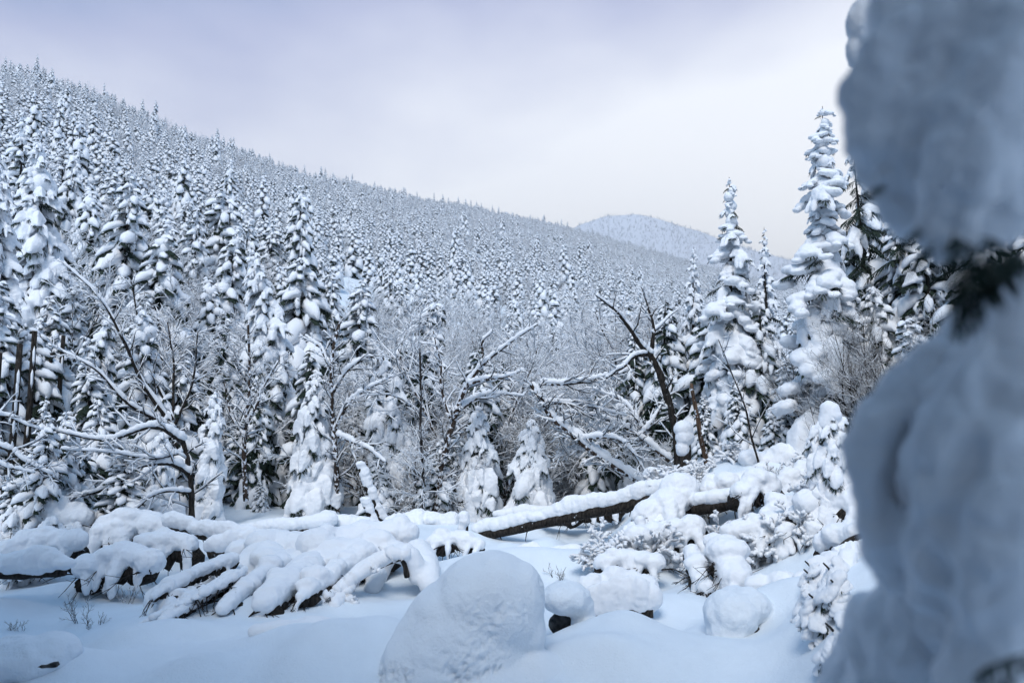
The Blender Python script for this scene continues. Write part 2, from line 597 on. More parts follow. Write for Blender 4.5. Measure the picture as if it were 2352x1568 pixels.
# ------------------------------------------------------------------ spruce boughs
def bough_needles(seed, lod):
    g = np.random.default_rng(seed)
    drop = g.uniform(0.20, 0.42); lift = g.uniform(0.0, 0.18)
    mb = MB()
    t = np.linspace(0, 1, 7)
    path = np.stack([t * 0.96, 0.05 * np.sin(t * 3 + seed), lift * t - drop * t * t], 1)
    if lod == 0:
        mb.add(*tube(path, 0.022 * (1 - 0.8 * t), 4))
    n = {0: 26, 1: 16, 2: 9}[lod]
    V = []; F = []
    for i in range(n):
        tt = 0.12 + 0.88 * i / (n - 1)
        p = np.array([np.interp(tt, t, path[:, k]) for k in range(3)])
        s = 1 if i % 2 else -1
        if i == n - 1: s = 0
        ln = 0.46 * (1 - 0.55 * tt) * g.uniform(0.7, 1.2)
        d = np.array([g.uniform(0.4, 0.8), s * g.uniform(0.5, 0.95), -g.uniform(0.25, 0.75)])
        d /= np.linalg.norm(d)
        sd = np.cross(d, [0, 0, 1]); sd /= np.linalg.norm(sd)
        tip = p + d * ln; tip[2] -= ln * 0.15
        w = {0: 0.028, 1: 0.10, 2: 0.17}[lod]
        k = len(V)
        m = p * 0.45 + tip * 0.55
        V += [p, m + sd * w, tip, m - sd * w - np.array([0, 0, w * 0.7])]
        F += [[k, k + 1, k + 2], [k, k + 2, k + 3]]
        nn = {0: 9, 1: 4, 2: 1}[lod]
        for q in range(nn):                         # hanging sprays of needles
            f = (q + g.uniform(0.2, 0.8)) / nn
            c = p * (1 - f) + tip * f
            dd = d * g.uniform(0.1, 0.5) + sd * g.uniform(-0.7, 0.7) + np.array([0, 0, -g.uniform(0.4, 1.1)])
            dd *= {0: 0.085, 1: 0.13, 2: 0.22}[lod] / np.linalg.norm(dd) * g.uniform(0.7, 1.5)
            ww = {0: 0.012, 1: 0.028, 2: 0.06}[lod]
            k = len(V)
            V += [c - d * ww, c + d * ww, c + dd]
            F += [[k, k + 1, k + 2]]
    mb.add(V, F)
    return mb.arrays(), path


def sweep(path, w, th, k=7, seed=0.0, nz=0.25):
    """a drooping tongue of snow: rounded above, flatter below"""
    path = np.asarray(path, float); n = len(path)
    T = np.gradient(path, axis=0); T /= np.linalg.norm(T, axis=1)[:, None]
    A = np.cross(T, [0, 0, 1.0]); A /= np.maximum(np.linalg.norm(A, axis=1), 1e-6)[:, None]
    B = np.cross(A, T)
    a = np.arange(k) * 2 * math.pi / k + math.pi / 2
    s = np.sin(a); c = np.cos(a)
    up = np.where(s > 0, s, 0.35 * s)
    lat = np.asarray(w)[:, None] * c[None, :]
    hh = np.asarray(th)[:, None] * up[None, :] - 0.45 * np.asarray(w)[:, None] * (c * c)[None, :]
    V = path[:, None, :] + lat[..., None] * A[:, None, :] + hh[..., None] * B[:, None, :]
    V = V.reshape(-1, 3)
    sc = np.repeat(np.asarray(w), k)
    V = V + (pnoise(V * 5 + seed) * sc * nz)[:, None] * np.array([0.5, 0.5, 0.9])
    i = np.arange(n - 1)[:, None] * k; j = np.arange(k)[None, :]
    F = np.stack([i + j, i + (j + 1) % k, i + k + (j + 1) % k, i + k + j], -1).reshape(-1, 4)[:, ::-1]
    F = np.concatenate([F[:, [0, 1, 2]], F[:, [0, 2, 3]]])
    V = np.concatenate([V, path[:1], path[-1:]])
    j = np.arange(k); b = (n - 1) * k
    F = np.concatenate([F, np.stack([np.full(k, n * k), j, (j + 1) % k], 1), np.stack([np.full(k, n * k + 1), b + (j + 1) % k, b + j], 1)])
    return V, F


def bough_snow(seed, lod, path, load=1.0, plump=1.0):
    g = np.random.default_rng(seed + 500)
    mb = MB()
    n = {0: 9, 1: 6, 2: 5}[lod]
    k = {0: 9, 1: 7, 2: 6}[lod]
    tongues = [(0.08, 1.04, 0.0, 0.25 * load)]
    if lod < 2:
        m = 5 if lod == 0 else 3
        for q in range(m):
            tongues.append((g.uniform(0.2, 0.65), g.uniform(0.3, 0.5), (1 if q % 2 else -1) * g.uniform(0.45, 0.95), g.uniform(0.11, 0.17) * load))
    for (t0, ln, ang, w0) in tongues:
        s = np.linspace(0, 1, n)
        if ang == 0:
            t = t0 + (ln - t0) * s
            q = np.stack([np.interp(t, np.linspace(0, 1, 7), path[:, c]) for c in range(3)], 1)
            q[:, 0] += np.maximum(t - 1, 0)
        else:
            p = np.array([np.interp(t0, np.linspace(0, 1, 7), path[:, c]) for c in range(3)])
            d = np.array([math.cos(ang), math.sin(ang), 0])
            q = p + d * (ln * s)[:, None]
            q[:, 2] -= 0.30 * s + 0.40 * s * s * ln
        prof = np.sin(np.pi * np.clip(s * 0.96 + 0.02, 0, 1)) ** 0.55 * (0.75 + 0.35 * g.random(n))
        w = np.maximum(w0 * prof, 0.006)
        th = w * g.uniform(0.65, 0.95) * plump
        q[:, 2] += th * 0.35 + 0.015
        mb.add(*sweep(q, w, th, k, seed, 0.35))
    return mb.arrays()


def round_snow(seed, path, load):
    """plump pillow on a bough: lumps merged into one cushion"""
    g = np.random.default_rng(seed + 900)
    mb = MB()
    for q in range(11):
        t = 0.08 + 0.09 * q
        p = np.array([np.interp(min(t, 1), np.linspace(0, 1, 7), path[:, c]) for c in range(3)])
        p[1] += g.uniform(-0.34, 0.34) * (0.35 + 0.8 * t); p[2] += g.uniform(0.0, 0.12) - 0.75 * abs(p[1]) * 0.7
        r = g.uniform(0.11, 0.20) * load * (1.15 - 0.4 * max(t - 0.6, 0))
        mb.add(*blob(p, (r * 1.45, r * 1.2, r * g.uniform(0.5, 0.8)), 2, g.uniform(-0.6, 0.6)))
    V, F = mb.arrays()
    return remeshed(V, F, 0.032, 4, 0.016, 0.10, seed)


NV = 7
B_NEAR, B_ROUND, B_MID, B_FAR = [], [], [], []
for i in range(NV):
    (nv, nf), path = bough_needles(40 + i, 0)
    sv, sf = bough_snow(40 + i, 0, path, 1.0, 1.1)
    sv, sf = remeshed(sv, sf, 0.026, 3, 0.010, 0.08, i)
    B_NEAR.append((raw_mesh('bough', nv, nf, [NEEDLE], False), raw_mesh('snow_clump', sv, sf, [SNOW])))
    rv, rf = round_snow(40 + i, path, 1.0)
    B_ROUND.append((B_NEAR[-1][0], raw_mesh('snow_clump', rv, rf, [SNOW])))
    (nv, nf), path = bough_needles(140 + i, 1)
    B_MID.append(((nv, nf), bough_snow(140 + i, 1, path, 1.05, 1.05)))
    (nv, nf), path = bough_needles(240 + i, 2)
    B_FAR.append(((nv, nf), bough_snow(240 + i, 2, path, 1.9, 1.1)))


def bough_layout(g, H, W, n, droop=0.35, low=0.05, power=0.8, bare=0.0):
    out = []
    for i in range(n):
        f = (i + g.uniform(-0.4, 0.4)) / n
        f = min(max(f, 0), 0.995)
        h = H * (low + (1 - low) * f ** 0.92)
        L = W * max(1 - h / H, 0.0) ** power * g.uniform(0.72, 1.18) + 0.05 * W + 0.06
        az = i * 2.39996 + g.uniform(-0.5, 0.5)
        pitch = droop * (1.15 - 0.9 * f) + g.uniform(-0.16, 0.16)
        out.append((h, az, pitch, L))
    return out


def rot_zy(az, pitch):
    ca, sa, cp, sp = math.cos(az), math.sin(az), math.cos(pitch), math.sin(pitch)
    Rz = np.array([[ca, -sa, 0], [sa, ca, 0], [0, 0, 1]]); Ry = np.array([[cp, 0, sp], [0, 1, 0], [-sp, 0, cp]])
    return Rz @ Ry


def spine(g, H, lean=0.0, bend=0.0, az=0.0):
    t = np.linspace(0, 1, 9)
    off = lean * t + bend * t ** 3
    x = off * math.cos(az) + 0.012 * H * np.sin(t * 5 + g.uniform(0, 6)) * t
    y = off * math.sin(az) + 0.012 * H * np.cos(t * 4 + g.uniform(0, 6)) * t
    return np.stack([x, y, t * H - 0.15 * abs(bend) * t ** 3], 1)


def leader_snow(mb, sp, H, W, g, k=5, sub=1):
    t = np.linspace(0, 1, len(sp))
    for q in range(k):
        f = 1 - 0.02 - 0.028 * q
        p = np.array([np.interp(f, t, sp[:, c]) for c in range(3)])
        r = W * (0.05 + 0.020 * q) * g.uniform(0.8, 1.25)
        p[:2] += g.uniform(-0.5, 0.5, 2) * r
        mb.add(*blob(p, (r, r, r * 1.1), sub, 0, 0.2, q))


def joined_spruce(seed, H, W, n, lod, droop=0.4, power=0.8, snow_p=1.0, lean=0.0, bend=0.0, baz=0.0, low=0.05):
    g = np.random.default_rng(seed)
    sp = spine(g, H, lean, bend, baz)
    tt = np.linspace(0, 1, 9)
    trunk = MB(); trunk.add(*tube(np.concatenate([[sp[0] - [0, 0, 0.3]], sp]), np.r_[0.016 * H + 0.02, (0.014 * H + 0.02) * (1 - tt * 0.93)], 5 if lod else 7))
    nee = MB(); sno = MB()
    src = {1: B_MID, 2: B_FAR}[lod]
    for (h, az, pitch, L) in bough_layout(g, H, W, n, droop, low, power):
        (nv, nf), (sv, sf) = src[g.integers(NV)]
        M = rot_zy(az, pitch) * L
        b = np.array([np.interp(h / H, tt, sp[:, c]) for c in range(3)])
        wid = np.array([1, g.uniform(0.8, 1.15), g.uniform(0.85, 1.2)])
        nee.add((nv * wid) @ M.T + b, nf)
        if g.random() < snow_p:
            sno.add((sv * wid) @ M.T + b, sf)
    if snow_p > 0.5:
        leader_snow(sno, sp, H, W, g, 4 if lod == 2 else 6)
    return trunk, nee, sno


# ------------------------------------------------------------------ bare trees
def grow_branch(g, out, p, d, L, r, lev, maxlev, kids, up=0.0, wig=0.16, spread=0.9):
    n = (9, 6, 4, 3)[min(lev, 3)]
    path = [p]; dd = d / np.linalg.norm(d)
    for i in range(n - 1):
        dd = dd + g.normal(0, wig, 3) + np.array([0, 0, up])
        dd /= np.linalg.norm(dd)
        path.append(path[-1] + dd * L / (n - 1))
    path = np.array(path)
    radii = r * (1 - 0.75 * np.linspace(0, 1, n))
    out.append((lev, path, radii))
    if lev >= maxlev:
        return
    sprout(g, out, path, radii, L, lev, maxlev, kids, up, wig, spread)


def sprout(g, out, path, radii, L, lev, maxlev, kids, up=0.0, wig=0.16, spread=0.9, t0=0.25):
    n = len(path)
    k = kids[min(lev, len(kids) - 1)]
    az = g.uniform(0, 6.28)
    for q in range(k):
        t = t0 + (0.98 - t0) * (q + g.uniform(0, 0.9)) / k
        i = min(int(t * (n - 1)), n - 2); f = t * (n - 1) - i
        b = path[i] * (1 - f) + path[i + 1] * f
        T = path[i + 1] - path[i]; T /= np.linalg.norm(T)
        az += 2.4 + g.uniform(-0.6, 0.6)
        a = np.cross(T, [0.31, 0.77, 0.55]); a /= np.linalg.norm(a); c = np.cross(T, a)
        side = math.cos(az) * a + math.sin(az) * c
        d = T * (1.0 - 0.3 * spread) + side * spread * g.uniform(0.6, 1.1)
        rr = max(np.interp(t, np.linspace(0, 1, n), radii) * g.uniform(0.42, 0.62), 0.0045)
        LL = L * g.uniform(0.34, 0.58) * (1.15 - 0.6 * t) * (1.1 if lev == 0 else 1)
        grow_branch(g, out, b, d, LL, rr, lev + 1, maxlev, kids, up, wig, spread)


def snow_on(mb, path, radii, load, g, k=5, minr=0.012, sub=None, gap=0.12):
    """a ridge of snow along the upper side of a branch, broken and lumpy, none where it is steep"""
    path = np.asarray(path, float); n = len(path)
    L = np.linalg.norm(np.diff(path, axis=0), axis=1).sum()
    m = sub or n
    if m != n:
        s0 = np.linspace(0, 1, n); s1 = np.linspace(0, 1, m)
        path = np.stack([np.interp(s1, s0, path[:, c]) for c in range(3)], 1); radii = np.interp(s1, s0, radii); n = m
    T = np.gradient(path, axis=0); T /= np.maximum(np.linalg.norm(T, axis=1), 1e-9)[:, None]
    fl = np.sqrt(np.clip(1 - T[:, 2] ** 2, 0, 1))
    hold = sstep(fl, 0.22, 0.75)
    rs = (radii * 0.85 + minr) * load * hold * (0.75 + 0.5 * g.random(n))
    rs[0] *= 0.5; rs[-1] *= 0.7
    if g.random() < gap and n > 3:
        rs[g.integers(n)] *= 0.2
    if rs.max() < 0.004:
        return
    # steep wood holds its snow on the upper flank
    side = np.array([0, 0, 1.0]) - T * T[:, 2:3]
    side /= np.maximum(np.linalg.norm(side, axis=1), 1e-6)[:, None]
    c = path + side * (radii * 0.55 + rs * 0.55)[:, None]
    mb.add(*tube(c, np.maximum(rs, 0.001), k, 1.0))


def bare_tree(seed, H, r, kids=(9, 7, 5), maxlev=3, spread=0.9, up=0.05, lean=0.1, load=1.0, stems=1, minr=0.012, wig=0.13, k0=5):
    g = np.random.default_rng(seed)
    br = []
    for s in range(stems):
        a = g.uniform(0, 6.28)
        d = np.array([math.cos(a) * (lean + 0.25 * (stems > 1)), math.sin(a) * (lean + 0.25 * (stems > 1)), 1.0])
        grow_branch(g, br, np.array([0.0, 0, -0.2]) + np.array([math.cos(a), math.sin(a), 0]) * 0.06 * (stems > 1), d, H * g.uniform(0.8, 1.1), r, 0, maxlev, kids, up, wig, spread)
    trunk, twigs, snow = MB(), MB(), MB()
    for lev, path, rr in br:
        if lev == 0: trunk.add(*tube(path, rr, k0 + 1))
        elif lev == 1: trunk.add(*tube(path, rr, k0))
        else: twigs.add(*tube(path, rr, 3, 1, False))
        snow_on(snow, path, rr, load, g, 4 if lev < 2 else 3, minr)
    return trunk, twigs, snow


def merge3(parts, name, mats):
    mb = MB()
    for i, p in enumerate(parts):
        V, F = p.arrays()
        if len(V): mb.add(V, F, i)
    return mb.mesh(name, mats)


# ------------------------------------------------------------------ the forest on the slope
def wedge_points(n, rmin, seed, umin=-0.72, umax=0.40, rmul=1.02, noise=None):
    g = np.random.default_rng(seed)
    out = []
    while len(out) < n:
        u = g.uniform(umin, umax, 4000)
        rr, H, r0 = ridge_table(u)
        y = np.sqrt(g.uniform(rmin ** 2, 1.0 * (1380 * rmul) ** 2, 4000))
        ok = y < rr * rmul
        x = u * y
        if noise:
            ok &= (n2(x, y, noise[0], 2, noise[1]) > noise[2] + g.uniform(-0.25, 0.25, 4000))
        out += list(zip(x[ok], y[ok]))
    return np.array(out[:n])


def thin(pts, cell):
    """keep points apart: cell grows with nothing, plain grid rejection"""
    keep = []; grid = {}
    for p in pts:
        k = (int(p[0] // cell), int(p[1] // cell)); bad = False
        for dx in (-1, 0, 1):
            for dy in (-1, 0, 1):
                for q in grid.get((k[0] + dx, k[1] + dy), ()):
                    if (q[0] - p[0]) ** 2 + (q[1] - p[1]) ** 2 < cell * cell:
                        bad = True
        if not bad:
            grid.setdefault(k, []).append(p); keep.append(p)
    return np.array(keep)


# far variants: one mesh each, three materials
FAR_SPR = []
for i in range(6):
    W = (1.7, 2.0, 1.5, 2.2, 1.8, 1.4)[i]
    FAR_SPR.append(merge3(joined_spruce(300 + i, 10, W, 38, 2, 0.36, 0.6, 0.92), 'spruce_tree', [BARK, NEEDLE, SNOW_F]))
FAR_BARE = []
for i in range(4):
    FAR_BARE.append(merge3(bare_tree(330 + i, 6.5, 0.07, (9, 6, 3), 3, 0.75, 0.06, 0.08, 1.1, 2, 0.018), 'bare_birch', [BIRCH, TWIG, SNOW_F]))
MID_SPR = []
for i in range(9):
    W = (2.0, 2.5, 1.8, 2.7, 2.2, 1.6, 2.4, 2.9, 2.0)[i]
    pw_ = (0.62, 0.75, 0.55, 0.8, 0.5, 0.65, 0.9, 0.6, 0.45)[i]
    MID_SPR.append(tuple(p.mesh(nm, [m], sm) for p, nm, m, sm in zip(joined_spruce(360 + i, 10, W, (70, 76, 58, 80, 66, 54, 72, 84, 60)[i], 1, (0.3, 0.42, 0.25, 0.5, 0.35, 0.3, 0.55, 0.28, 0.4)[i], pw_, 0.93, 0.0, (0, 0.5, 0, 0.9, 0.3, 0, 0.6, 0, 1.2)[i], i * 0.9),
                   ('trunk', 'foliage', 'snow'), (BARK, NEEDLE, SNOW), (True, False, True))))
MID_BARE = []
for i in range(6):
    ht, kids, st = ((8, (11, 8, 5), 1), (7, (10, 8, 5), 2), (9, (12, 8, 4), 1), (6, (10, 8, 5), 3), (7.5, (11, 8, 5), 2), (5, (9, 8, 5), 3))[i]
    MID_BARE.append(tuple(p.mesh(nm, [m]) for p, nm, m in zip(bare_tree(390 + i, ht, 0.055 + 0.004 * ht, kids, 3, 0.85, 0.05, 0.15, 1.35, st, 0.017, 0.15),
                    ('trunk', 'twigs', 'snow'), (BIRCH, TWIG, SNOW))))


MID_BUSH = []
for i in range(3):
    MID_BUSH.append(tuple(p.mesh(nm, [m]) for p, nm, m in zip(bare_tree(430 + i, 5.5, 0.05, (10, 8, 4), 3, 0.75, 0.06, 0.2, 0.6, 3, 0.008, 0.14), ('trunk', 'twigs', 'snow'), (BARK, TWIG, SNOW))))
MID_DARK = []
for i in range(3):
    MID_DARK.append(tuple(p.mesh(nm, [m], sm) for p, nm, m, sm in zip(joined_spruce(380 + i, 7, 1.5, 84, 1, 0.5, 0.6, 0.5),
                    ('trunk', 'foliage', 'snow'), (BARK, NEEDLE, SNOW), (True, False, True))))


def put_parts(name, meshes, loc, s, rz, label, cat, group, tilt=(0, 0)):
    o = empty(name, loc, label, cat, group, rz)
    o.rotation_euler = (tilt[0], tilt[1], rz); o.scale = s
    for me in meshes:
        link(me.name.split('.')[0], me, o)
    return o


def put_one(name, me, loc, s, rz, label, cat, group):
    o = link(name, me, None, loc)
    o.scale = s; o.rotation_euler = (0, 0, rz)
    return tag(o, label, cat, group)


def stuff_forest(name, label, pts, s, rz, idx, sources):
    """everything past the limit of single trees: one object"""
    me = bpy.data.meshes.new(name)
    me.vertices.add(len(pts)); me.vertices.foreach_set('co', np.asarray(pts, np.float32).ravel())
    for nm, ty, dat in (('tree_scale', 'FLOAT_VECTOR', np.asarray(s, np.float32)), ('tree_turn', 'FLOAT_VECTOR', np.asarray(rz, np.float32)), ('tree_kind', 'INT', np.asarray(idx, np.int32))):
        a = me.attributes.new(nm, ty, 'POINT')
        a.data.foreach_set('vector' if ty == 'FLOAT_VECTOR' else 'value', dat.ravel())
    o = link(name, me)
    tag(o, label, None, None, 'stuff')
    ng = bpy.data.node_groups.new(name, 'GeometryNodeTree')
    ng.interface.new_socket('Geometry', in_out='INPUT', socket_type='NodeSocketGeometry')
    ng.interface.new_socket('Geometry', in_out='OUTPUT', socket_type='NodeSocketGeometry')
    N, L = ng.nodes, ng.links
    gi, go = N.new('NodeGroupInput'), N.new('NodeGroupOutput')
    iop = N.new('GeometryNodeInstanceOnPoints')
    iop.inputs['Pick Instance'].default_value = True
    jn = N.new('GeometryNodeJoinGeometry')
    for src in sources:
        oi = N.new('GeometryNodeObjectInfo'); oi.transform_space = 'ORIGINAL'
        oi.inputs['Object'].default_value = src; oi.inputs['As Instance'].default_value = True
        L.new(oi.outputs['Geometry'], jn.inputs[0])
    L.new(gi.outputs[0], iop.inputs['Points']); L.new(jn.outputs[0], iop.inputs['Instance'])
    for nm, ty, sock in (('tree_kind', 'INT', 'Instance Index'), ('tree_turn', 'FLOAT_VECTOR', 'Rotation'), ('tree_scale', 'FLOAT_VECTOR', 'Scale')):
        na = N.new('GeometryNodeInputNamedAttribute'); na.data_type = ty; na.inputs['Name'].default_value = nm
        L.new(na.outputs[0], iop.inputs[sock])
    L.new(iop.outputs[0], go.inputs[0])
    md = o.modifiers.new('trees', 'NODES'); md.node_group = ng
    return o


g = np.random.default_rng(77)
sp_pts = thin(wedge_points(42000, 56, 1), 2.5)
sp_pts = sp_pts[n2(sp_pts[:, 0], sp_pts[:, 1], 38, 2, 9.0) > -0.42]
sp_pts = sp_pts[~((sp_pts[:, 1] < 120) & (np.abs(sp_pts[:, 0] / sp_pts[:, 1] + 0.02) < 0.24) & (g.random(len(sp_pts)) < 0.75))]
sp_pts = sp_pts[np.argsort(np.hypot(sp_pts[:, 0], sp_pts[:, 1]))]
bt_pts = thin(wedge_points(15000, 62, 2, noise=(34, 4.4, 0.16)), 2.8)
bt_pts = bt_pts[np.argsort(np.hypot(bt_pts[:, 0], bt_pts[:, 1]))]


def spread_of(pts, smin, smax):
    n = len(pts)
    z = zt(pts[:, 0], pts[:, 1]) - 0.3
    h = g.uniform(smin, smax, n); w = h * g.uniform(0.85, 1.2, n)
    tall = g.random(n) < 0.05; h = np.where(tall, h * 1.45 + 0.1, h); w = np.where(tall, w * 1.05, w)
    return np.column_stack([pts, z]), np.column_stack([w, w, h]), np.column_stack([np.zeros(n), np.zeros(n), g.uniform(0, 6.28, n)])


NSP, NSP_PARTS, NBT = 200, 90, 60
spp, sps, spr = spread_of(sp_pts, 0.42, 1.08)
far_src = []
for i in range(min(NSP, len(spp))):
    gname = 'spruces on the lower slope' if i < NSP_PARTS else 'spruces higher up the slope'
    lab = 'snow-loaded spruce standing in the dense stand on the lower slope' if i < NSP_PARTS else 'small snow-white spruce in the forest partway up the slope'
    if i < NSP_PARTS:
        put_parts('spruce_tree', MID_SPR[i % 9], spp[i], sps[i], spr[i, 2], lab, 'spruce', gname)
    else:
        far_src.append(put_one('spruce_tree', FAR_SPR[i % 6], spp[i], sps[i], spr[i, 2], lab, 'spruce', gname))
stuff_forest('spruce_forest', 'snow-covered spruce forest rising to the ridge', spp[NSP:], sps[NSP:], spr[NSP:], g.integers(0, 6, len(spp) - NSP), far_src[:6])
btp, bts, btr = spread_of(bt_pts, 0.7, 1.15)
bare_src = []
for i in range(min(NBT, len(btp))):
    bare_src.append(put_one('bare_birch', FAR_BARE[i % 4], btp[i], bts[i], btr[i, 2], 'frosted bare birch among the spruces on the slope', 'birch', 'bare birches on the slope'))
stuff_forest('birch_wood', 'frosted bare birch wood in patches on the slope', btp[NBT:], bts[NBT:], btr[NBT:], g.integers(0, 4, len(btp) - NBT), bare_src[:4])
# woods on the distant hill
fx = g.uniform(0.0, 0.45, 9000); fy = g.uniform(1550, 2660, 9000)
fp = np.column_stack([fx * fy, fy, far_z(fx * fy, fy) - 0.5])
fs = g.uniform(0.7, 1.2, 9000); kk = g.random(9000) < 0.2
for nm, lab, sel, srcs in (('distant_spruce_wood', 'hazy spruce wood on the distant rounded hill', kk, far_src[:6]), ('distant_birch_wood', 'hazy grey birch wood on the distant rounded hill', ~kk, bare_src[:4])):
    m = int(sel.sum()); sc_ = fs[sel] * (1.0 if 'spruce' in nm else 1.1)
    stuff_forest(nm, lab, fp[sel], np.column_stack([sc_] * 3), np.column_stack([np.zeros(m), np.zeros(m), g.uniform(0, 6.28, m)]), g.integers(0, len(srcs), m), srcs)


# ------------------------------------------------------------------ spruces at the edge of the clearing (each bough a part)
def hero_spruce(seed, px, py, D, W, n, label, fam='near', droop=0.55, power=0.75, snow_p=0.96, bend=0.0, baz=0.0, group=None, low=0.04, snow_s=1.0, name='spruce_tree'):
    g = np.random.default_rng(seed)
    base, H = at_top(px, py, D)
    base[2] -= 0.1
    o = empty(name, base, label, 'spruce', group)
    sp = spine(g, H, 0.0, bend, baz); tt = np.linspace(0, 1, 9)
    link('trunk', raw_mesh('trunk', *tube(np.concatenate([[sp[0] - [0, 0, 0.4]], sp]), np.r_[0.018 * H + 0.02, (0.014 * H + 0.02) * (1 - tt * 0.95)], 8), [BARK]), o)
    fams = {'near': B_NEAR, 'round': B_ROUND}[fam]
    for (h, az, pitch, L) in bough_layout(g, H, W, n, droop, low, power):
        nm, sm = (B_NEAR if fam == 'round' and g.random() < 0.35 else fams)[g.integers(NV)]
        if fam == 'round':
            L *= g.uniform(0.62, 1.22); pitch += g.normal(0, 0.14)
        b = Vector([float(np.interp(h / H, tt, sp[:, c])) for c in range(3)])
        M = Matrix.Translation(b) @ Matrix.Rotation(az, 4, 'Z') @ Matrix.Rotation(pitch, 4, 'Y') @ Matrix.Diagonal((L, L * g.uniform(0.85, 1.2), L * g.uniform(0.9, 1.15), 1))
        bo = link('bough', nm, o, mat=M)
        if g.random() < snow_p:
            s = snow_s * g.uniform(0.92, 1.12)
            link('snow_clump', sm, bo, mat=Matrix.Diagonal((1, s, s, 1)))
    mb = MB(); leader_snow(mb, sp, H, W, g, 6, 2)
    if snow_p > 0.5:
        link('snow_cap', mb.mesh('snow_cap', [SNOW]), o)
    return o


EDGE = 'spruces along the edge of the clearing'
HERO = [
    (1880, 236, 23.5, 1.5, 88, 'tallest spruce, its boughs buried under stacked round snow pillows', 'round', 0.32, 0.58, 0.86),
    (1668, 402, 30, 1.65, 84, 'slim pointed spruce standing second tallest beside the pillowed one', 'round', 0.36, 0.8, 0.86),
    (1590, 560, 34, 1.05, 64, 'narrow spruce behind the dark forked tree, shorter than its neighbours', 'near', 0.6, 0.8, 0.97),
    (1757, 516, 41, 1.25, 64, 'small-topped spruce between the two tallest spruces', 'near', 0.35, 0.8, 0.9),
    (1968, 330, 26.5, 1.9, 80, 'dark green spruce with little snow behind the pillowed spruce', 'near', 0.45, 0.7, 0.45),
    (2075, 330, 25, 2.0, 70, 'shady dark spruce just left of the gap between the blurred snow masses', 'near', 0.4, 0.7, 0.5),
    (2190, 300, 23, 2.1, 70, 'shady dark spruce seen through the gap between the blurred snow masses', 'near', 0.4, 0.7, 0.45),
    (100, 325, 42, 3.0, 110, 'big broad spruce with long snow tongues at the left end of the stand', 'near', 0.28, 0.7, 0.97),
    (8, 350, 34, 2.2, 90, 'spruce cut by the left edge of the view, heavy with snow', 'near', 0.35, 0.7, 0.97),
    (640, 556, 36, 1.8, 84, 'spruce with a bent top under one broad snow hood', 'near', 0.35, 0.6, 1.0),
    (905, 800, 31.5, 1.7, 64, 'squat spruce smothered by a broad white hood of snow', 'near', 0.7, 0.45, 1.0),
    (1098, 925, 30, 1.5, 66, 'drooping conical spruce beside the broken birch trunk', 'near', 0.75, 0.75, 1.0),
    (1220, 955, 29.5, 1.6, 66, 'drooping conical spruce nearest the left end of the long log', 'near', 0.75, 0.75, 1.0),
    (722, 850, 30.5, 1.55, 64, 'spruce with hanging snow tongues behind the brush pile', 'near', 0.75, 0.7, 1.0),
    (490, 890, 28.5, 1.15, 54, 'narrow snow-draped spruce between two birches above the snowy stub', 'near', 0.8, 0.7, 1.0),
    (368, 985, 27, 1.4, 54, 'low snow-draped spruce at the foot of the arching birch', 'near', 0.8, 0.6, 1.0),
    (1905, 925, 17, 0.85, 52, 'little spruce under a tall dome of snow on the bank', 'near', 0.7, 0.5, 1.0),
]
LOW = ((18, 1150, 23.5, 1.05, 30, 'low snow-bowed young spruce nearest the left edge'), (100, 1175, 22.5, 0.95, 28, 'low snow-bowed young spruce behind the slab-topped log end on the left'),
       (172, 1180, 23.5, 1.0, 28, 'low snow-bowed young spruce in the middle of the left hollow'), (52, 1222, 20.8, 0.75, 24, 'smallest snow-bowed young spruce just above the jutting slab-topped log'),
       (245, 1165, 24.5, 1.1, 30, 'broad snow-bowed young spruce under the bowed birch'), (318, 1175, 25, 0.95, 28, 'low snow-bowed young spruce at the right of the bowed birch limbs'))
for i, (px, py, D, W, n, lab) in enumerate(LOW):
    hero_spruce(1200 + i, px, py, D, W, n, lab, 'near', 0.62, 0.5, 0.95, 0.25, 0.8 * i, 'snow-bowed young spruces in the hollow', 0.08, 1.12)
for i, h in enumerate(HERO):
    px, py, D, W, n, lab, fam, dr, pw, sp_ = h
    bend = 1.1 if 'bent top' in lab else (0.5 if 'hood' in lab else 0.0)
    hs = hero_spruce(1000 + i, px, py, D, W, n, lab, fam, dr, pw, sp_, bend, 3.3, EDGE, snow_s=1.2 if fam == 'round' else 1.08)
    if 'dome' in lab:                 # one big cap over the top
        tp = P(px, py, D / math.cos(TH)); k = 0.22
        pr_ = [(0, 0, -0.6 * k, 1, 1, 0.9), (0.03, 0, -1.2 * k, 1.1, 1, 0.9), (-0.25 * k, 0, -1.9 * k, 1.0, 0.9, 0.9)] if 'dome' in lab else [(0, -0.1, -0.5 * k, 1, 0.9, 0.55), (-0.6, -0.15, -1.5 * k, 0.8, 0.7, 0.6), (0.5, -0.1, -1.3 * k, 0.7, 0.7, 0.55), (-1.1, -0.2, -2.6 * k, 0.55, 0.6, 0.5), (0.1, -0.3, -1.6 * k, 0.8, 0.7, 0.5)]
        cp = MB()
        for (dx, dy, dz, rx, ry, rz_) in pr_:
            cp.add(*blob(tp - np.array(hs.location) + [dx, dy, dz], (rx * k, ry * k, rz_ * k), 2))
        link('snow_hood', raw_mesh('snow_hood', *remeshed(*cp.arrays(), 0.05, 5, 0.03, 0.2, i), [SNOW]), hs)

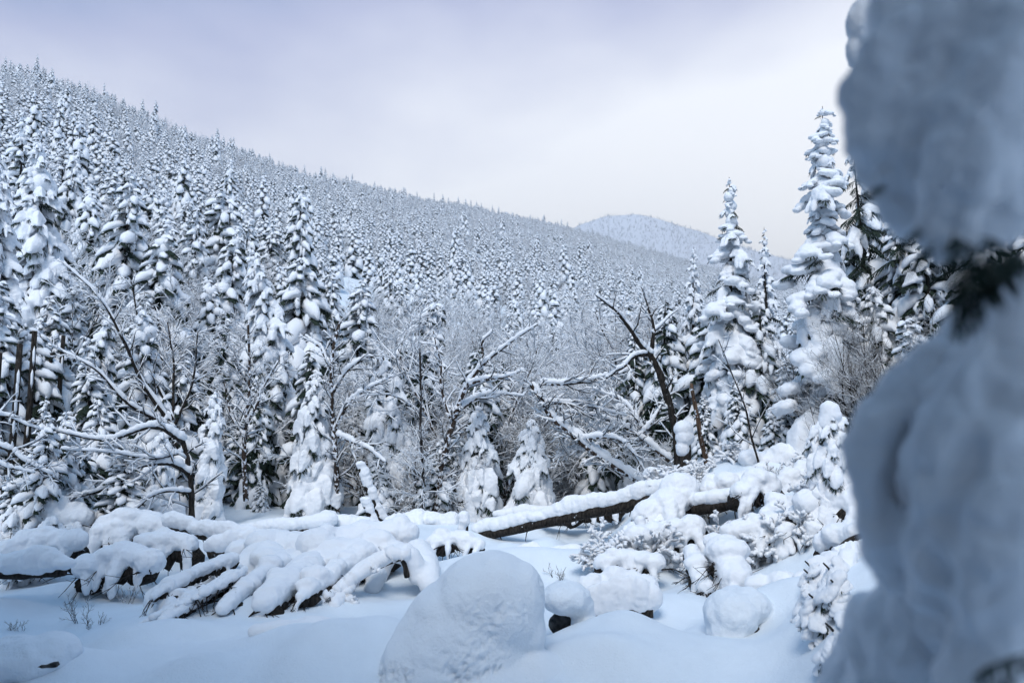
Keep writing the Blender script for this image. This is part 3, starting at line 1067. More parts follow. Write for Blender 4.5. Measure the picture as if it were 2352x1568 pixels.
# the denser middle rank: shared meshes
MIDS = [(300, 395, 50), (372, 500, 43), (448, 470, 58), (210, 420, 60), (525, 430, 62), (45, 250, 60), (160, 330, 66), (700, 590, 44), (925, 668, 39), (820, 640, 52),
        (600, 1090, 31.5), (770, 1060, 32.5), (880, 1020, 29.6), (1000, 1000, 29.4), (1040, 955, 31), (250, 1030, 33), (560, 960, 34), (655, 930, 35), (430, 820, 38),
        (240, 700, 40), (150, 640, 38), (1170, 880, 38), (1300, 900, 42), (1400, 860, 50), (1730, 640, 29), (1640, 700, 32), (1560, 850, 33), (1800, 820, 26.5), (1700, 860, 27),
        (1620, 900, 28), (1770, 930, 25), (2060, 480, 25), (2140, 430, 22), (2230, 380, 20), (2020, 650, 23), (2110, 720, 20), (1840, 700, 29), (80, 720, 33), (20, 640, 30), (500, 620, 46), (1000, 760, 46), (330, 800, 40), (940, 1060, 31), (1150, 1040, 34)]
for i, (px, py, D) in enumerate(MIDS):
    base, H = at_top(px, py, D)
    g2 = np.random.default_rng(3000 + i)
    s = H / 10 * 1.0
    w = max(s, 0.45) * g2.uniform(0.9, 1.25)
    if s < 0.5: w = s * 1.35
    base[2] -= 0.1
    rightside = px > 1500
    put_parts('spruce_tree', MID_SPR[i % 9], base, (w, w, s), g2.uniform(0, 6.28),
              'snow-hung spruce in the thick stand on the right bank' if rightside else 'snow-hung spruce in the thick stand behind the clearing',
              'spruce', 'spruces massed on the right bank' if rightside else 'spruces massed behind the clearing', (g2.uniform(-0.05, 0.05), g2.uniform(-0.05, 0.05)))

g = np.random.default_rng(88)
for i in range(46):                                   # sheltered understorey, little snow, dark needles
    D = g.uniform(32.5, 44); px = g.uniform(-30, 1640)
    f = foot(px, D); f[2] -= 0.1; sc_ = g.uniform(0.55, 1.1)
    put_parts('spruce_tree', MID_DARK[i % 3], f, (sc_, sc_, sc_), g.uniform(0, 6.28), 'dark sheltered spruce with little snow in the shade of the stand', 'spruce', 'dark sheltered spruces under the stand')
for i in range(24):                                   # young spruces closing the hollow on the left
    D = g.uniform(29, 34) if i < 12 else (g.uniform(24, 28.5) if i < 24 else g.uniform(20.5, 24)); px = g.uniform(-60, 420) if i < 12 else (-70 + 32 * (i - 12) + g.uniform(-12, 12) if i < 24 else -75 + 40 * (i - 24) + g.uniform(-15, 15))
    f = foot(px, D); f[2] -= 0.2
    w_, h_ = (g.uniform(0.6, 0.95), g.uniform(0.5, 0.9)) if i < 12 else ((g.uniform(0.42, 0.62), g.uniform(0.26, 0.5)) if i < 24 else (g.uniform(0.36, 0.5), g.uniform(0.16, 0.27)))
    put_parts('spruce_tree', MID_SPR[(i * 4) % 9] if i % 4 else MID_DARK[i % 3], f, (w_, w_, h_), g.uniform(0, 6.28), 'young snow-clad spruce in the shadowy hollow at the left', 'spruce', 'young spruces in the hollow', (g.uniform(-0.12, 0.12), g.uniform(-0.12, 0.12)))
for i in range(26):                                   # dark spruces up the right bank
    D = g.uniform(27, 38); px = g.uniform(1930, 2420)
    f = foot(px, D); f[2] -= 0.15; sc_ = g.uniform(0.8, 1.35)
    put_parts('spruce_tree', MID_DARK[i % 3] if i % 3 else MID_SPR[i % 9], f, (sc_, sc_, sc_), g.uniform(0, 6.28), 'dark spruce in the shady stand above the right bank', 'spruce', 'dark spruces above the right bank')
for i, (x, y) in enumerate(((-3.5, -2.5), (-5.8, -1.5), (0.2, -6), (-3, -6.5), (-8, -3), (-10.5, -1), (-6, -6.5), (-2.2, -5.6), (11, -1.5), (-12.5, 1.5), (-11, 4.5), (-10, 8.0), (-13.5, 7), (-14.5, 11.5), (10.5, 5.5), (12, 9), (-9, 1.5), (-0.5, -8.5), (-6, -9))):  # out-of-view trees, added to keep sun and sky off the near snow
    put_parts('spruce_tree', MID_DARK[i % 3], (x, y, float(zt(x, y)) - 0.1), (2.1, 2.1, 2.82), i * 1.1, 'tall unseen spruce added around the viewpoint to shade the near snow', 'spruce', 'spruces added around the viewpoint for shade')

# ------------------------------------------------------------------ bare birches behind the clearing
bp = []
g = np.random.default_rng(501)
for i in range(600):
    D = g.uniform(32.5, 85); px = g.uniform(-40, 1640) if i % 3 else g.uniform(850, 1580)
    r0 = 29 + 2 * g.random()
    if D < r0: continue
    bp.append((px, D))
    if len(bp) == 205: break
for i, (px, D) in enumerate(bp):
    f = foot(px, D); f[2] -= 0.1
    s = g.uniform(0.6, 1.0)
    put_parts('bare_birch', MID_BARE[g.integers(6)], f, (s, s, s * g.uniform(0.85, 1.1)), g.uniform(0, 6.28),
              'snow-lined bare birch in the thicket between clearing and slope', 'birch', 'bare birches in the thicket', (g.uniform(-0.12, 0.12), g.uniform(-0.12, 0.12)))
for i in range(16):
    px = g.uniform(1900, 2260); D = g.uniform(17, 25)
    f = foot(px, D); s = g.uniform(0.45, 0.75)
    put_parts('bare_bush', MID_BUSH[i % 3], f, (s, s, s), g.uniform(0, 6.28), 'dark twiggy bare bush on the right bank below the spruces', 'bush', 'bare bushes on the right bank')


for i in range(46):                                   # leaning, arching stems tangled in the middle
    D = g.uniform(31, 46); px = g.uniform(880, 1540)
    f = foot(px, D); f[2] -= 0.1; s = g.uniform(0.5, 0.85); a_ = g.uniform(0.2, 0.75) * (1 if g.random() < 0.5 else -1)
    put_parts('bare_birch', MID_BARE[g.integers(6)], f, (s, s, s), g.uniform(0, 6.28), 'bowed snow-lined birch leaning in the tangle at the middle of the thicket', 'birch', 'bowed birches in the tangle', (g.uniform(-0.3, 0.3), a_))
SNOWY_SHRUB = []
for i in range(4):
    SNOWY_SHRUB.append(tuple(p.mesh(nm, [m]) for p, nm, m in zip(bare_tree(460 + i, 1.0, 0.016, (8, 6), 2, 1.0, 0.0, 0.5, 1.9, 4, 0.024, 0.2), ('stem', 'twigs', 'snow'), (TWIG, TWIG, SNOW))))
for i in range(26):
    px = g.uniform(1390, 1960); D = g.uniform(16.5, 23.5)
    f = foot(px, D); f[2] -= 0.05; s = g.uniform(0.7, 1.35)
    put_parts('snowy_shrub', SNOWY_SHRUB[i % 4], f, (s, s, s * g.uniform(0.7, 1.0)), g.uniform(0, 6.28), 'twiggy shrub furred with thick snow', 'shrub', 'snow-furred shrubs on the debris bank')


# ------------------------------------------------------------------ individually shaped trees, limbs and logs
def limb_tree(name, label, cat, D, limbs, twig=(8, 5), load=1.0, mat=BIRCH, group=None, seed=0, twl=0.9, minr=0.014, names=None):
    """limbs: list of (radius0, radius1, [(px, py, dD)...]); the first is the trunk. Twigs sprout from all."""
    g = np.random.default_rng(seed)
    p0 = P(limbs[0][2][0][0], limbs[0][2][0][1], D + limbs[0][2][0][2])
    o = empty(name, p0, label, cat, group)
    tw, ts = MB(), MB()
    for q, (ra, rb, pts) in enumerate(limbs):
        path = resample([P(x, y, D + dd) - p0 for x, y, dd in pts], 6 + 4 * len(pts))
        m = len(path)
        wob = np.stack([fbm(np.stack([np.linspace(0, 3, m), np.full(m, q * 3.1 + seed), np.full(m, c * 7.7)], 1), 2) for c in range(3)], 1)
        path = path + wob * (0.05 + ra * 0.25) * np.sin(np.linspace(0, np.pi, m))[:, None]
        rr = np.linspace(ra, rb, m) * (1 + 0.10 * np.sin(np.arange(m) * 1.7 + q))
        lo = link('trunk' if q == 0 else 'limb', raw_mesh('limb', *tube(path, rr, 8), [mat]), o)
        sm = MB(); snow_on(sm, path, rr, load, g, 7, minr * 1.5, m * 2, 0.5)
        if sm.n:
            link('snow', sm.mesh('snow', [SNOW]), lo)
        br = []
        Lp = np.linalg.norm(np.diff(path, axis=0), axis=1).sum()
        if twig[0]:
            sprout(g, br, path, rr, min(Lp, 2.2) * twl, 1, 3, (0, max(2, int(twig[0] * Lp / 2.2)), twig[1]), 0.03, 0.17, 0.9, 0.15)
        for lev, pa, r_ in br:
            r_ = np.minimum(r_, 0.022)
            tw.add(*tube(pa, r_, 3, 1, False))
            snow_on(ts, pa, r_, load * 1.1, g, 3, minr)
    if tw.n:
        t = link('twigs', tw.mesh('twigs', [TWIG]), o); t['kind'] = 'stuff'
        link('snow', ts.mesh('snow', [SNOW]), t)['kind'] = 'stuff'
    return o


limb_tree('forked_tree', 'black leaning forked tree with one arched snowy limb', 'tree', 25.5, [
    (0.15, 0.10, [(1560, 1090, 0), (1552, 985, 0), (1525, 885, 0), (1494, 815, 0)]),
    (0.09, 0.02, [(1496, 818, 0), (1468, 790, -0.2), (1442, 745, -0.5), (1405, 706, -0.8), (1368, 678, -1)]),
    (0.08, 0.012, [(1495, 815, 0), (1502, 760, 0.1), (1490, 712, 0.3), (1472, 655, 0.5)]),
    (0.075, 0.03, [(1490, 812, 0), (1455, 822, -0.5), (1422, 850, -0.9), (1393, 868, -1.1)]),
    (0.03, 0.008, [(1492, 735, 0.2), (1475, 700, 0.4), (1465, 680, 0.7)]),
    (0.04, 0.01, [(1500, 765, 0.1), (1530, 730, 0.5), (1560, 712, 0.9)])], (5, 4), 1.1, BARK, None, 1)
limb_tree('broken_birch', 'brown birch trunk whose long snowy limbs reach up and sideways', 'birch', 29, [
    (0.125, 0.085, [(1000, 1195, 0), (1012, 1090, 0), (1032, 1000, 0), (1052, 935, 0)]),
    (0.08, 0.025, [(1052, 935, 0), (1075, 880, -0.3), (1112, 832, -0.6), (1165, 790, -0.9), (1235, 745, -1.2)]),
    (0.08, 0.02, [(1050, 945, 0), (1100, 912, 0.5), (1150, 905, 1), (1205, 910, 1.3)]),
    (0.07, 0.02, [(1075, 882, -0.3), (1120, 868, -0.8), (1165, 862, -1.2), (1205, 848, -1.5)]),
    (0.06, 0.015, [(1112, 832, -0.6), (1108, 790, -0.6), (1135, 755, -0.5)]),
    (0.06, 0.015, [(1040, 975, 0), (1015, 900, 0.4), (1012, 830, 0.6), (990, 740, 1)])], (7, 5), 1.35, BIRCH, None, 2)
limb_tree('snowy_birch', 'pale birch with thick snowy limbs forking above the brush pile', 'birch', 30, [
    (0.10, 0.06, [(775, 1180, 0), (772, 1060, 0), (765, 940, 0), (762, 830, 0), (780, 740, 0.2)]),
    (0.065, 0.025, [(768, 990, 0), (800, 930, -0.4), (850, 890, -0.7), (905, 862, -1)]),
    (0.07, 0.02, [(765, 900, 0), (800, 850, 0.4), (840, 820, 0.6), (870, 825, 0.9)]),
    (0.07, 0.02, [(762, 850, 0), (735, 800, 0.3), (700, 770, 0.5)]),
    (0.08, 0.03, [(772, 1000, 0), (810, 1015, -0.6), (850, 1035, -1.1), (885, 1062, -1.5)])], (8, 5), 1.4, BIRCH, None, 3)
limb_tree('birch_pole', 'thin upright dark pole of a birch before the white spruces', 'birch', 28.5, [
    (0.06, 0.03, [(972, 1190, 0), (970, 1050, 0), (966, 920, 0), (964, 800, 0)])], (5, 4), 1.0, TWIG, None, 4)
limb_tree('peeling_birch', 'slender peeling birch left of the brush pile', 'birch', 29.5, [
    (0.10, 0.04, [(565, 1150, 0), (560, 1010, 0), (572, 900, 0), (570, 740, 0)]),
    (0.05, 0.02, [(562, 985, 0), (590, 930, -0.5), (610, 880, -0.8), (640, 830, -1)]),
    (0.05, 0.02, [(560, 1000, 0), (530, 950, 0.5), (515, 880, 0.7)])], (8, 5), 1.2, BIRCH, None, 5)
limb_tree('arching_birch', 'birch clump fanning out in long snow-lined stems to the left', 'birch', 29, [
    (0.11, 0.06, [(415, 1120, 0), (405, 1030, 0), (390, 965, 0)]),
    (0.08, 0.02, [(395, 975, 0), (335, 890, -0.4), (280, 780, -0.8), (225, 680, -1), (140, 600, -1.2)]),
    (0.07, 0.02, [(398, 965, 0), (350, 850, 0.3), (320, 740, 0.5), (300, 640, 0.7)]),
    (0.07, 0.02, [(402, 985, 0), (300, 930, -0.8), (220, 850, -1.3), (110, 790, -1.6)]),
    (0.06, 0.02, [(395, 960, 0), (400, 850, 0.6), (385, 740, 0.9)]),
    (0.06, 0.02, [(400, 980, 0), (440, 880, 0.2), (455, 760, 0.2)])], (8, 5), 1.25, BARK, None, 6)
limb_tree('bowed_birch', 'birch bowed sideways under thick snow over the dark hollow', 'birch', 25.5, [
    (0.10, 0.07, [(440, 1200, 0), (438, 1100, 0), (420, 1010, 0)]),
    (0.08, 0.03, [(422, 1015, 0), (370, 985, -0.4), (310, 990, -0.8), (240, 1010, -1), (130, 990, -1.2)]),
    (0.08, 0.03, [(438, 1090, 0), (380, 1062, -0.5), (300, 1075, -0.8), (240, 1120, -1), (140, 1150, -1.2)]),
    (0.05, 0.015, [(420, 1040, 0), (350, 1050, -0.9), (270, 1040, -1.4), (140, 1030, -1.9)]),
    (0.05, 0.015, [(440, 1130, 0), (370, 1130, -0.9), (310, 1170, -1.3), (230, 1215, -1.6)])], (7, 5), 1.5, BARK, None, 7, 1.0, 0.013)
limb_tree('drooping_branch', 'fine snowy branches reaching in from the left edge over dark trunks', 'branch', 22, [
    (0.07, 0.02, [(-60, 1000, 0), (10, 1030, 0), (60, 1060, 0), (120, 1090, 0)]),
    (0.05, 0.015, [(-50, 1040, 0), (20, 1070, -0.3), (80, 1085, -0.5)]),
    (0.05, 0.015, [(-60, 950, 0), (20, 960, 0.4), (90, 985, 0.6)])], (9, 5), 1.3, BARK, None, 8)
limb_tree('fallen_birch', 'uprooted birch slanting down through the flattened twigs to the long log', 'birch', 28, [
    (0.10, 0.08, [(1490, 1120, 0), (1400, 1062, 0), (1325, 1008, 0), (1270, 962, 0), (1245, 920, 0), (1218, 880, 0)]),
    (0.06, 0.02, [(1330, 1010, 0), (1400, 1005, -0.6), (1450, 1035, -1), (1480, 1080, -1.2)]),
    (0.05, 0.02, [(1270, 965, 0), (1310, 1000, 0.6), (1380, 1040, 1)]),
    (0.07, 0.03, [(1240, 880, 0.5), (1310, 880, 0.5), (1370, 870, 0.3), (1420, 855, 0)]),
    (0.06, 0.02, [(1250, 925, 0), (1330, 930, 0.8), (1440, 955, 1.4)])], (11, 6), 1.5, BIRCH, None, 9)
limb_tree('tangled_birch', 'flattened birch top tangled low before the slim spruces', 'birch', 30, [
    (0.08, 0.03, [(1540, 1060, 0), (1460, 1000, 0), (1390, 960, 0), (1300, 945, 0)]),
    (0.06, 0.02, [(1500, 1030, 0), (1440, 930, 0.6), (1360, 890, 1)]),
    (0.06, 0.02, [(1470, 1005, 0), (1520, 930, 0.3), (1540, 870, 0.5)]),
    (0.06, 0.02, [(1420, 975, 0), (1350, 1010, -0.8), (1280, 1050, -1.2)])], (12, 6), 1.5, BIRCH, None, 10)
limb_tree('leaning_snag', 'bare brown broken pole leaning on the right bank', 'dead trunk', 23, [
    (0.085, 0.05, [(1628, 1100, 0), (1612, 1020, 0), (1600, 950, 0), (1588, 880, 0)])], (0, 0), 0.5, WOOD, None, 11)
limb_tree('thin_leaner', 'thin leaning sapling stem in front of the slim pointed spruce', 'sapling', 21.5, [
    (0.035, 0.012, [(1748, 1085, 0), (1720, 980, 0), (1690, 880, 0), (1650, 780, 0)])], (6, 4), 1.0, TWIG, None, 12)
for i, (px, top, bot, D, r) in enumerate(((28, 880, 1230, 26, 0.13), (62, 850, 1150, 29, 0.13), (100, 900, 1130, 31, 0.11), (8, 900, 1200, 30, 0.12), (128, 860, 1100, 33, 0.12), (-20, 900, 1250, 25, 0.14))):
    f = foot(px, D); f2 = P(px + 18, top - 90, D)
    o = empty('bare_spruce', f, 'slim dark bare-stemmed trunk in the shadowy hollow', 'trunk', 'dark trunks in the hollow')
    link('trunk', raw_mesh('trunk', *tube(resample([np.array([0, 0, -0.5]), (f2 - f) * 0.5 + [0.05, 0, 0], f2 - f], 8), np.linspace(r, r * 0.7, 8), 8), [BARK]), o)
    sm = MB()
    for q in range(6):
        pz = g.uniform(0.1, 0.9); sm.add(*blob((f2 - f) * pz + [r * 0.7, -r * 0.6, 0], (r * 0.4, r * 0.4, r * g.uniform(1, 3)), 1))
    link('snow', sm.mesh('snow', [SNOW]), o)['kind'] = 'stuff'


# ------------------------------------------------------------------ logs, stubs, boulders
def snow_prims(prims, o, voxel, smooth=6, amp=0.02, scale=0.25, seed=0, name='snow_cover', mat=SNOW, crust=None):
    """prims in world space: ('c', [(p, r)...], flat) rolls and ('e', p, (rx,ry,rz), rz) lumps"""
    base = np.array(o.location)
    mb = MB()
    for q in prims:
        if q[0] == 'c':
            pts = np.array([p for p, r in q[1]]) - base; rr = [r for p, r in q[1]]
            n = 12; path = resample(pts, n); rad_ = np.interp(np.linspace(0, 1, n), np.linspace(0, 1, len(rr)), rr)
            chain(mb, path, rad_, q[2] if len(q) > 2 else 1.0)
        else:
            mb.add(*blob(np.array(q[1]) - base, q[2], 3, q[3] if len(q) > 3 else 0.0))
    V, F = mb.arrays()
    V, F = remeshed(V, F, voxel, smooth, amp, scale, seed, 0.5, crust)
    return link(name, raw_mesh(name, V, F, [mat]), o)


def log_thing(name, label, cat, a, b, r, snow_h, seed, mat=BARK, group=None, r2=None, over=(0.0, 1.0), stubs=6, snow_w=1.0, sag=0.0):
    g = np.random.default_rng(seed)
    a = np.asarray(a, float); b = np.asarray(b, float)
    o = empty(name, a, label, cat, group)
    n = 18; t = np.linspace(0, 1, n)
    path = (b - a) * t[:, None]
    path[:, 2] -= sag * np.sin(np.pi * t)
    path += np.stack([fbm(np.stack([t * 4, np.full(n, seed + c * 5.0), np.zeros(n)], 1), 2) for c in range(3)], 1) * r * 0.35
    rr = np.linspace(r, r2 or r * 0.8, n) * (1 + 0.06 * np.sin(np.arange(n) * 2.1))
    link('trunk', raw_mesh('trunk', *tube(path, rr, 12), [mat]), o)
    d = (b - a) / np.linalg.norm(b - a)
    side = np.cross(d, [0, 0, 1.0])
    for q in range(stubs):                                   # broken branch stubs hanging below
        tt = g.uniform(0.1, 0.95); p = np.array([np.interp(tt, t, path[:, c]) for c in range(3)])
        dr = side * g.uniform(-1, 1) + np.array([0, 0, -g.uniform(0.2, 1)]) + d * g.uniform(-0.5, 0.5)
        dr /= np.linalg.norm(dr)
        link('branch_stub', raw_mesh('branch_stub', *tube(np.stack([p, p + dr * r * 1.5, p + dr * r * g.uniform(1.8, 3.2) + d * r * 0.3]), [r * 0.16, r * 0.1, r * 0.05], 5), [mat]), o)
    mb = MB()
    s0, s1 = over
    L = np.linalg.norm(b - a)
    m = max(int(L * (s1 - s0) / (r * 0.55)), 5)
    for q in range(m):
        tt = s0 + (s1 - s0) * (q + 0.5) / m
        p = np.array([np.interp(tt, t, path[:, c]) for c in range(3)])
        hv_ = 1.0 + 0.55 * float(fbm(np.array([[tt * L / (snow_h * 3.2), seed * 1.7, 0.3]]), 2)[0])
        p[2] += r * 0.75 + snow_h * 0.32 * hv_ + 0.04 * snow_h * g.normal()
        p += side * r * g.normal(0, 0.16)
        w = r * 0.92 * snow_w * g.uniform(0.8, 1.18)
        e = 1 - 0.35 * (abs(2 * (q + 0.5) / m - 1) ** 6)
        ax = np.array([w * 1.35, w, snow_h * 0.62 * e * hv_])
        mb.add(*blob(p, ax, 2, math.atan2(d[1], d[0])))
    V, F = mb.arrays()
    V, F = remeshed(V, F, max(min(r, snow_h) * 0.14, 0.02), 7, 0.016, 0.2, seed)
    lab_ = np.arange(len(V))                            # keep the one main ridge
    for _ in range(4000):
        m_ = lab_[F].min(1); new = lab_.copy()
        for c in range(3): np.minimum.at(new, F[:, c], m_)
        new = new[new]
        if (new == lab_).all(): break
        lab_ = new
    big = np.bincount(lab_).argmax()
    F = F[lab_[F[:, 0]] == big]
    used_, inv_ = np.unique(F, return_inverse=True)
    V, F = V[used_], inv_.reshape(-1, 3)
    link('snow', raw_mesh('snow', V, F, [SNOW]), o)
    return o


LOGS = 'fallen logs in the clearing'
log_thing('fallen_log', 'long straight log bridging the clearing with a thick even snow ridge', 'log', P(1095, 1232, 24.5), P(1585, 1128, 22), 0.165, 0.38, 21, BARK, LOGS, 0.18, (0.0, 0.98), 12, 1.2)
log_thing('fallen_log', 'log half buried beyond the long log in front of the spruces', 'log', P(1140, 1195, 28), P(1480, 1165, 27), 0.16, 0.30, 22, BARK, LOGS, 0.14, (0, 1), 3, 1.2)
log_thing('fallen_log', 'low snow-rounded log with dark underside below the long log', 'log', P(1175, 1290, 20.5), P(1330, 1285, 20), 0.13, 0.30, 23, BARK, LOGS, 0.12, (0, 1), 3, 1.35)
log_thing('fallen_log', 'log end poking left from the brush pile with snow slab on top', 'log', P(385, 1212, 23), P(600, 1255, 22), 0.12, 0.42, 24, BARK, LOGS, 0.11, (0, 1), 4, 1.6)
log_thing('fallen_log', 'short log with snow slab lying on the brush pile', 'log', P(478, 1275, 21), P(640, 1240, 21.5), 0.11, 0.40, 25, BARK, LOGS, 0.1, (0, 1), 5, 1.6)
o = empty('log_stub', P(605, 1478, 13.1), 'short log stub under a snow roll before the brush pile', 'log', LOGS)
link('trunk', raw_mesh('trunk', *tube(resample([np.zeros(3), (P(660, 1482, 13.3) - P(605, 1478, 13.1)) * 0.6 + [0, 0, -0.02], P(700, 1475, 13.6) - P(605, 1478, 13.1)], 8), np.linspace(0.085, 0.07, 8), 10), [BARK]), o)
snow_prims([('c', [(P(592, 1450, 13.1), 0.16), (P(640, 1444, 13.2), 0.20), (P(700, 1448, 13.5), 0.21), (P(770, 1460, 13.7), 0.20)], 0.8), ('c', [(P(690, 1450, 13.6), 0.22), (P(680, 1500, 13.3), 0.2), (P(660, 1560, 12.6), 0.12)], 0.8), ('e', P(720, 1440, 13.8), (0.4, 0.3, 0.2))], o, 0.03, 7, 0.02, 0.3, 4, 'snow')
log_thing('fallen_log', 'crooked dark log under a deep snow wall beside the big boulder', 'log', P(1325, 1430, 14.6), P(1500, 1406, 14.3), 0.12, 0.58, 27, BARK, LOGS, 0.10, (-0.05, 1.02), 4, 1.2, -0.08)
log_thing('fallen_log', 'log with flat snow slab jutting over the hollow at far left', 'log', P(-80, 1325, 18.5), P(148, 1312, 18), 0.13, 0.42, 28, BARK, LOGS, 0.10, (0, 1), 5, 1.6)
log_thing('fallen_log', 'torn brown log end under a snow arch above the long log', 'log', P(1490, 1105, 24), P(1580, 1108, 23.6), 0.14, 0.36, 29, WOOD, LOGS, 0.12, (0, 1), 3, 1.3)
log_thing('fallen_log', 'log laid across the debris bank below the leaning pole', 'log', P(1590, 1170, 20.5), P(1720, 1150, 20), 0.17, 0.34, 30, BARK, LOGS, 0.16, (0, 1), 4, 1.2)
log_thing('fallen_log', 'far buried log behind the brush pile', 'log', P(560, 1232, 25), P(760, 1215, 25), 0.16, 0.42, 31, BARK, LOGS, 0.15, (0, 1), 2, 1.4)
log_thing('leaning_stub', 'taller of two snow-plastered stubs leaning left by the spruces', 'dead trunk', P(880, 1205, 27), P(826, 1075, 27), 0.13, 0.25, 32, BARK, 'leaning stubs', 0.08, (0, 1), 0, 1.1)
log_thing('leaning_stub', 'shorter of two snow-plastered stubs leaning left by the spruces', 'dead trunk', P(862, 1212, 26), P(838, 1155, 26), 0.12, 0.22, 33, BARK, 'leaning stubs', 0.09, (0, 1), 0, 1.2)


def boulder(name, label, px, py, D, prims, voxel, seed, rock, amp=0.03, scale=0.22, group=None, smooth=10):
    p = P(px, py, D); z = float(zt(p[0], p[1]))
    o = empty(name, (p[0], p[1], z), label, 'boulder', group)
    c = np.array([p[0], p[1], z])
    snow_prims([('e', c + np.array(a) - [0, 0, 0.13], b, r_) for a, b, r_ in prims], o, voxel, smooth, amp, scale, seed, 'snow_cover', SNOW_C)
    for a, b, r_ in rock:
        V, F = blob(np.array(a), b, 3, r_, 0.25, seed)
        link('rock', raw_mesh('rock', V, F, [ROCK]), o)
    return o


o = empty('snowy_boulder', (P(1060, 1560, 11.9)[0], P(1060, 1560, 11.9)[1], -0.1), 'huge rounded snow-capped boulder at the front of the clearing', 'boulder')
snow_prims([('e', P(1142, 1400, 12.1), (0.72, 0.85, 0.88)), ('e', P(1098, 1415, 12.1), (0.78, 0.85, 0.92)), ('e', P(1040, 1470, 12.05), (0.80, 0.85, 0.92)), ('e', P(1060, 1510, 11.95), (1.10, 0.95, 1.00)), ('e', P(1010, 1560, 11.8), (0.92, 0.9, 0.98)), ('e', P(965, 1600, 11.7), (0.66, 0.8, 0.9)), ('e', P(1110, 1640, 11.6), (1.4, 1.0, 0.9)),
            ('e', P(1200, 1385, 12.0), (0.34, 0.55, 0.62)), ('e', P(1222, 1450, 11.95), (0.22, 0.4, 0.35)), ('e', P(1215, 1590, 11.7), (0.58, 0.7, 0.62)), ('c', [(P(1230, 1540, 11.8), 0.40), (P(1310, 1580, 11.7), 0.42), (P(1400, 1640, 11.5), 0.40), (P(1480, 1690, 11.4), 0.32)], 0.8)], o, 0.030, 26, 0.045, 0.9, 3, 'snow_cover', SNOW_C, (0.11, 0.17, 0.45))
V, F = blob((0.3, 0.3, 0.2), (0.75, 0.6, 0.6), 3, 0, 0.25, 3)
link('rock', raw_mesh('rock', V, F, [ROCK]), o)
boulder('snowy_boulder', 'small snow-topped rock with a dark hole under it beside the huge boulder', 1300, 1400, 13.4,
        [((0, 0, 0.62), (0.42, 0.40, 0.28), 0), ((0.18, 0.05, 0.5), (0.3, 0.3, 0.22), 0), ((0.30, 0.05, 0.1), (0.22, 0.25, 0.5), 0)],
        0.035, 4, [((-0.02, 0.34, -0.02), (0.26, 0.2, 0.22), 0.3)], 0.02, 0.12, None, 6)
boulder('snowy_boulder', 'lone round snow-crusted boulder on the smooth snow at lower right', 1690, 1470, 12.9,
        [((-0.05, 0, 0.34), (0.46, 0.5, 0.40), 0), ((0.15, 0.15, 0.45), (0.45, 0.5, 0.30), 0), ((-0.12, -0.05, 0.1), (0.36, 0.4, 0.35), 0), ((0.45, 0.35, 0.25), (0.5, 0.5, 0.32), -0.4), ((0.8, 0.4, 0.0), (0.6, 0.5, 0.3), -0.4)],
        0.03, 5, [((0.05, 0.0, 0.02), (0.36, 0.36, 0.18), 0.2)], 0.035, 0.25)
boulder('snowy_boulder', 'snow-topped rock in the bottom left corner with dark edge', 70, 1545, 11.6,
        [((-0.15, 0, 0.10), (0.75, 0.6, 0.36), 0), ((0.2, 0.1, 0.22), (0.45, 0.45, 0.26), 0), ((-0.5, 0.1, 0.05), (0.6, 0.5, 0.3), 0)], 0.035, 6, [((0.22, -0.22, 0.0), (0.30, 0.25, 0.10), 0)], 0.03, 0.3)
boulder('snowy_boulder', 'big snow-capped round boulder on the debris bank', 1660, 1190, 18.5,
        [((0, 0, 0.2), (0.62, 0.55, 0.48), 0), ((0.1, 0.1, 0.3), (0.45, 0.45, 0.4), 0)], 0.035, 8, [((0, -0.05, 0.0), (0.45, 0.42, 0.3), 0)], 0.02, 0.2)


# ------------------------------------------------------------------ fallen spruces (brush piles)
def fallen_spruce(name, label, a, b, r, n, seed, L, aim, fam='near', group=None, snow_s=1.3, side_only=0, cover=None, steep=0.35, trange=(0.05, 0.98)):
    """a toppled spruce: trunk from a to b, boughs as parts drooping to both sides"""
    g = np.random.default_rng(seed)
    a = np.asarray(a, float); b = np.asarray(b, float)
    o = empty(name, a, label, 'fallen tree', group)
    link('trunk', raw_mesh('trunk', *tube(resample([np.zeros(3), (b - a) * 0.5 + [0, 0, 0.1], b - a], 10), np.linspace(r, r * 0.4, 10), 8), [BARK]), o)
    d = b - a; az0 = math.atan2(d[1], d[0])
    fams = {'near': B_NEAR, 'round': B_ROUND}[fam]
    for i in range(n):
        t = trange[0] + (trange[1] - trange[0]) * (i + g.uniform(0, 0.9)) / n
        p = d * t; p[2] += 0.1 * math.sin(math.pi * t)
        if aim is None:
            s = side_only or (1 if i % 2 else -1)
            az = az0 + s * g.uniform(0.5, 1.5)
        else:
            az = aim + g.normal(0, 0.55)
        Lb = L * g.uniform(0.6, 1.2)
        nm, sm = fams[g.integers(NV)]
        M = Matrix.Translation(Vector(p)) @ Matrix.Rotation(az, 4, 'Z') @ Matrix.Rotation(steep + g.normal(0, 0.16), 4, 'Y') @ Matrix.Diagonal((Lb, Lb * 0.95, Lb * 0.9, 1))
        bo = link('bough', nm, o, mat=M)
        link('snow_clump', sm, bo, mat=Matrix.Diagonal((1.02, snow_s * g.uniform(0.9, 1.1), snow_s, 1)))
    if cover:
        snow_prims(cover, o, 0.06, 8, 0.03, 0.4, seed, 'snow_cover')
    return o


def PR(px, py, D, r):
    return (P(px, py, D), r)


